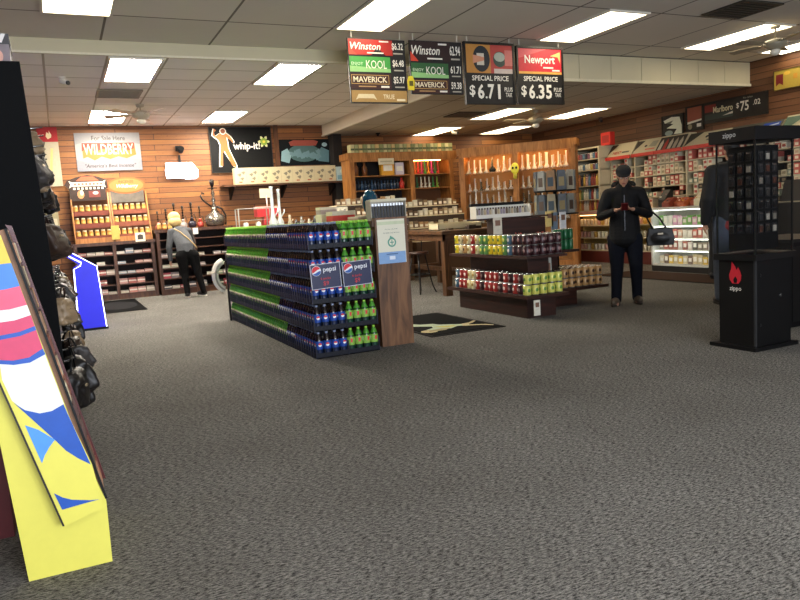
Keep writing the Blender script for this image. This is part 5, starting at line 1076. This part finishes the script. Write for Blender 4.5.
# --- woman with phone ---
wm = thing('person', 'person in black hooded jacket, cap and dark jeans looking down at a phone', 'person', (6.2, 6.66, 0), R(-41))
V3 = Vector
hipL, hipR = V3((.1, 0, .86)), V3((-.1, .02, .86)); knL, knR = V3((.12, -.06, .47)), V3((-.1, -.02, .47)); anL, anR = V3((.13, .02, .09)), V3((-.12, -.12, .08))
shL, shR = V3((.19, .0, 1.36)), V3((-.19, 0, 1.36)); elL, elR = V3((.27, -.02, 1.08)), V3((-.27, -.02, 1.08)); wrL, wrR = V3((.09, -.25, 1.15)), V3((-.1, -.26, 1.15))
HT = Matrix.Translation((0, -.07, 1.55)) @ Matrix.Rotation(R(28), 4, 'X')
b = B()
tree(b, [(0, 0, .92), (0, 0, 1.1), (0, 0, 1.28), (0, -.005, 1.38), (0, -.02, 1.44), (0, -.05, 1.52), hipL, knL, anL, hipR, knR, anR, shL, elL, wrL, shR, elR, wrR],
     [(0, 1), (1, 2), (2, 3), (3, 4), (4, 5), (0, 6), (6, 7), (7, 8), (0, 9), (9, 10), (10, 11), (3, 12), (12, 13), (13, 14), (3, 15), (15, 16), (16, 17)],
     [(.14, .1), (.13, .09), (.15, .1), (.1, .08), .05, .048, .085, .058, .04, .085, .058, .04, .055, .042, .026, .055, .042, .026])
head(b, HT, .98); hand(b, wrL, (-.55, -.5, .12), (0, .1, 1), 1, .7, .9); hand(b, wrR, (.6, -.45, .12), (0, .1, 1), -1, .7, .9)
for an in (anL, anR): chain(b, [an+V3((0, .03, -.02)), an+V3((0, -.06, -.05)), an+V3((0, -.14, -.06))], [.035, .035, .025])
face_parts(HT, remesh(b, 'body', wm, SKIN, .008, 2))
b = B(); JK = M('08080a', .75, noise=.4, scale=14, bump=.5, spec=.3)
tree(b, [(0, 0, .8), (0, 0, .96), (0, 0, 1.14), (0, 0, 1.28), (0, 0, 1.35), (0, .0, 1.42), shL-V3((.02, 0, .02)), (shL+elL)/2, elL, (elL+wrL)/2, wrL*.86+elL*.14, shR+V3((.02, 0, -.02)), (shR+elR)/2, elR, (elR+wrR)/2, wrR*.86+elR*.14],
     [(0, 1), (1, 2), (2, 3), (3, 4), (4, 5), (4, 6), (6, 7), (7, 8), (8, 9), (9, 10), (4, 11), (11, 12), (12, 13), (13, 14), (14, 15)],
     [(.195, .15), (.185, .14), (.165, .13), (.17, .125), (.13, .105), (.09, .085), .088, .066,   .064, .057, .047, .088, .072, .064, .057, .047])
wj = remesh(b, 'jacket', wm, JK, .011, 6)
h = B(); h.tube([(.115*math.cos(a), .02+.09*math.sin(a), 1.43+.04*max(0, math.sin(a))) for a in [R(q) for q in range(-30, 211, 20)]], [.02, .03, .036]+[.04]*7+[.036, .03, .02], JK, 10); h.ball((0, .1, 1.45), (.1, .05, .07), JK, 14, 10)
remesh(h, 'hood', wj, JK, .012)
B().box(-.006, -.158, .9, .006, -.15, 1.32, M('2c2d30', .3, .5)).build('zipper', wj)
b = B(); JN = M('0b0f19', .85, noise=.3, scale=25, spec=.2)
tree(b, [(0, 0, .88), hipL+V3((.0, 0, -.06)), knL, (knL+anL)/2, anL+V3((0, 0, -.02)), hipR+V3((0, 0, -.06)), knR, (knR+anR)/2, anR+V3((0, 0, -.01))], [(0, 1), (1, 2), (2, 3), (3, 4), (0, 5), (5, 6), (6, 7), (7, 8)],
     [(.17, .13), .112, .082, .068, .062, .112, .082, .068, .062])
remesh(b, 'jeans', wm, JN, .012)
def shoe(par, an, rz, col, sole=None, L=.26):
    T = Matrix.Translation((an.x, an.y, 0)) @ Matrix.Rotation(rz, 4, 'Z'); q = B(); q.ball((0, -.06, .05), (.05, .13, .05), BLK, 14, 10, T=T); q.ball((0, .03, .07), (.046, .06, .055), BLK, 12, 8, T=T)
    for i, v in enumerate(q.v): q.v[i] = (v[0], v[1], max(v[2], .008))
    o = remesh(q, 'shoe', par, M(col, .5), .008); B().prism([(an.x*0+.046*math.cos(a), -.05+.135*math.sin(a)) for a in [k*math.pi/8 for k in range(16)]], 0, .022, M(sole or '1a1816', .6), T=T, ax='z').build('shoe_sole', o)
shoe(wm, anL, .15, '4a4036', '2c2620'); shoe(wm, anR, -.25, '5a4e40', '2c2620')
b = B(); b.ball((0, .01, .055), (.09, .105, .075), BLK, 20, 12, T=HT); b.ball((0, -.09, .048), (.07, .05, .014), BLK, 14, 8, T=HT)
remesh(b, 'cap', wm, M('0d0d0f', .8), .008)
b = B(); b.ball((0, .045, .0), (.083, .07, .1), BLK, 16, 12, T=HT); b.ball((0, .07, -.07), (.06, .04, .06), BLK, 14, 10, T=HT); remesh(b, 'hair', wm, M('1c1310', .6), .009)
wi = Matrix.Translation((6.2, 6.66, 0)) @ Matrix.Rotation(R(-41), 4, 'Z')
ph = thing('phone', 'small phone with reddish case held in the hands of the person in the cap', 'phone', wi @ V3((-.005, -.345, 1.185)), R(-41)); T = Matrix.Rotation(R(-35), 4, 'X'); B().box(-.038, -.07, -.005, .038, .07, .004, M('5a1216', .3), T=T).build('phone_case', ph); B().box(-.034, -.066, .004, .034, .066, .006, M('20242a', .1), T=T).build('screen', ph)
hb = thing('handbag', 'black slouchy handbag with short handles hanging from the shopper arm', 'handbag', wi @ V3((.4, -.05, .7)), R(-41)); bm_ = B()
bm_.prism([(-.15, .0), (.15, .0), (.165, .08), (.13, .2), (.05, .215), (-.06, .2), (-.13, .215), (-.16, .08)], -.05, .05, BLK); bm_.ball((0, 0, .09), (.155, .075, .09), BLK, 18, 12)
remesh(bm_, 'bag_body', hb, M('0c0c0c', .45, noise=.4, scale=16, bump=.6), .01, 5)
for y in (-.035, .035): B().tube([(-.08, y, .2), (-.13, y*.7, .3), (-.17, y*.5, .39), (-.17, y*.3, .44), (-.1, y*.5, .42), (0, y*.7, .32), (.07, y, .2)], .009, BLK, 8).build('handle', hb)
B().box(-.03, -.078, .13, .03, -.07, .15, M('8a8070', .3, .8)).build('clasp', hb)

# --- blonde shopper from behind ---
bl_ = thing('person', 'person with blonde hair in a grey sweater and black trousers bending toward the shelves', 'person', (2.07, 13.45, 0), R(0))
hipL, hipR = V3((-.09, -.02, .82)), V3((.11, -.02, .82)); knL, knR = V3((-.06, .04, .45)), V3((.17, .0, .45)); anL, anR = V3((-.05, -.03, .09)), V3((.24, -.04, .09))
shL, shR = V3((-.2, .22, 1.22)), V3((.12, .3, 1.22)); elL, elR = V3((-.27, .16, .93)), V3((.2, .42, .98)); wrL, wrR = V3((-.26, .22, .68)), V3((.08, .58, .92))
HT = Matrix.Translation((-.1, .42, 1.43)) @ Matrix.Rotation(math.pi, 4, 'Z') @ Matrix.Rotation(R(25), 4, 'X')
b = B()
tree(b, [(0, 0, .87), (-.02, .08, 1.02), (-.04, .2, 1.15), (-.05, .28, 1.23), (-.07, .33, 1.29), (-.09, .4, 1.38), hipL, knL, anL, hipR, knR, anR, shL, elL, wrL, shR, elR, wrR],
     [(0, 1), (1, 2), (2, 3), (3, 4), (4, 5), (0, 6), (6, 7), (7, 8), (0, 9), (9, 10), (10, 11), (3, 12), (12, 13), (13, 14), (3, 15), (15, 16), (16, 17)],
     [(.12, .08), (.1, .07), (.1, .07), (.07, .06), .048, .046, .07, .05, .04, .07, .05, .04, .042, .036, .024, .042, .036, .024])
head(b, HT, .96); hand(b, wrL, (-.03, .05, -1), (1, 0, 0), 1, .35, .88); hand(b, wrR, (-.2, .8, -.3), (0, -.2, -1), 1, .4, .88)
face_parts(HT, remesh(b, 'body', bl_, SKIN2, .01))
GS = M('4e5054', .9, noise=.25, scale=45, bump=.5); b = B()
tree(b, [(.0, 0, .84), (0, .03, .95), (-.03, .14, 1.1), (-.05, .25, 1.21), (-.06, .29, 1.26), shL, (shL+elL)/2, elL, (elL+wrL)/2, wrL*.9+elL*.1, shR, (shR+elR)/2, elR, (elR+wrR)/2, wrR*.9+elR*.1],
     [(0, 1), (1, 2), (2, 3), (3, 4), (3, 5), (5, 6), (6, 7), (7, 8), (8, 9), (3, 10), (10, 11), (11, 12), (12, 13), (13, 14)],
     [(.17, .13), (.17, .13), (.17, .12), (.14, .11), .07, .07, .062, .056, .048, .04, .07, .062, .056, .048, .04]); remesh(b, 'sweater', bl_, GS, .012)
b = B(); tree(b, [(0, 0, .84), hipL+V3((0, 0, -.05)), knL, (knL+anL)/2, anL, hipR+V3((0, 0, -.05)), knR, (knR+anR)/2, anR], [(0, 1), (1, 2), (2, 3), (3, 4), (0, 5), (5, 6), (6, 7), (7, 8)],
     [(.16, .13), .115, .075, .062, .055, .115, .075, .062, .055]); remesh(b, 'trousers', bl_, M('060607', .85, noise=.2, spec=.2), .012)
shoe(bl_, V3((-.05, .0, 0)), math.pi-.1, '1c1c1e', 'e2ddd2'); shoe(bl_, V3((.24, 0, 0)), math.pi+.5, '1c1c1e', 'e2ddd2')
HR = M('d9b878', .6, noise=.3, scale=30, bump=.4); b = B(); b.ball((0, .03, .03), (.118, .125, .115), BLK, 18, 12, T=HT); b.ball((0, .07, -.07), (.118, .085, .09), BLK, 16, 10, T=HT)
for q in (-1, 1): b.ball((q*.075, .03, -.04), (.035, .06, .09), BLK, 12, 8, T=HT)
remesh(b, 'hair', bl_, HR, .01)
B().tube([(-.16, .1, 1.27), (-.06, .06, 1.2), (.05, -.02, 1.08), (.17, -.06, .93), (.2, .0, .88)], .012, M('b89a6a', .5), 6).build('bag_strap', bl_)

# --- two shoppers mostly behind the lighter case ---
def stander(name, label, loc, rz, H_, jk, tr, hem, capc):
    p = thing('person', label, 'person', loc, rz); k = H_/1.75; v = lambda x, y, zz: V3((x*k, y*k, zz*k)); b = B()
    hl, hr, kl, kr, al, ar = v(.1, 0, .9), v(-.1, 0, .9), v(.12, -.02, .49), v(-.12, -.02, .49), v(.13, .02, .09), v(-.13, .02, .09); sl2, sr2, el, er, wl, wr = v(.2, 0, 1.43), v(-.2, 0, 1.43), v(.26, .03, 1.14), v(-.26, .03, 1.14), v(.27, -.05, .88), v(-.27, -.05, .88)
    tree(b, [v(0, 0, .97), v(0, 0, 1.15), v(0, 0, 1.34), v(0, 0, 1.44), v(0, 0, 1.5), v(0, -.02, 1.58), hl, kl, al, hr, kr, ar, sl2, el, wl, sr2, er, wr], [(0, 1), (1, 2), (2, 3), (3, 4), (4, 5), (0, 6), (6, 7), (7, 8), (0, 9), (9, 10), (10, 11), (3, 12), (12, 13), (13, 14), (3, 15), (15, 16), (16, 17)],
         [(.14, .1), (.13, .1), (.15, .11), (.1, .08), .055, .052, .085, .06, .042, .085, .06, .042, .058, .045, .028, .058, .045, .028])
    HT = Matrix.Translation(v(0, -.03, 1.63)); head(b, HT, 1.0); hand(b, wl, (0, -.1, -1), (-1, 0, 0), 1, .4, .95); hand(b, wr, (0, -.1, -1), (1, 0, 0), -1, .4, .95); face_parts(HT, remesh(b, 'body', p, SKIN, .011))
    b = B(); tree(b, [v(0, 0, .93), v(0, 0, 1.1), v(0, 0, 1.3), v(0, 0, 1.43), v(0, 0, 1.49), sl2, el, wl*.93+el*.07, sr2, er, wr*.93+er*.07], [(0, 1), (1, 2), (2, 3), (3, 4), (3, 5), (5, 6), (6, 7), (3, 8), (8, 9), (9, 10)], [(.21, .15), (.2, .145), (.2, .14), (.15, .11), .08, .09, .078, .055, .09, .078, .055]); remesh(b, 'jacket', p, M(jk, .8, noise=.3, bump=.3), .013)
    if hem: b = B(); tree(b, [v(0, 0, .86), v(0, 0, .95)], [(0, 1)], [(.2, .145), (.2, .145)]); remesh(b, 'shirt', p, M(hem, .8), .013)
    b = B(); tree(b, [v(0, 0, .92), hl, kl, al, hr, kr, ar], [(0, 1), (1, 2), (2, 3), (0, 4), (4, 5), (5, 6)], [(.17, .13), .12, .085, .075, .12, .085, .075]); remesh(b, 'trousers', p, M(tr, .8, noise=.3), .013)
    shoe(p, v(.13, .02, 0), .1, '1c1a18', '2a2622'); shoe(p, v(-.13, .02, 0), -.1, '1c1a18', '2a2622')
    b = B(); b.ball((0, .02, .05), (.085, .1, .085), BLK, 16, 10, T=HT); b.ball((0, .06, -.02), (.07, .06, .09), BLK, 14, 10, T=HT); remesh(b, 'hair', p, M(capc, .7), .01); return p
stander('person', 'tall person in black jacket, red shirt hem and blue-grey jeans behind the lighter case', (6.93, 5.72, 0), R(150), 1.86, '0d0d0e', '3c4452', '7a1c20', '15110e')
stander('person', 'person in black coat and black trousers at the sales counter behind the jeans wearer', (8.86, 7.5, 0), R(100), 1.72, '0b0b0c', '0c0c0e', None, '14100d')
for o in list(S.objects):
    if o.type == 'MESH' and o.parent is None and not o.get('label') and not o.get('kind') and o.name in USED_ANY: pass

# prototypes that never found a place (unused colours) are removed
for o in list(S.objects):
    if o.parent is None and o.type in ('MESH', 'EMPTY') and not o.get('kind') and (o.get('label') in (None, 'x')):
        for ch in list(o.children_recursive): bpy.data.objects.remove(ch)
        bpy.data.objects.remove(o)
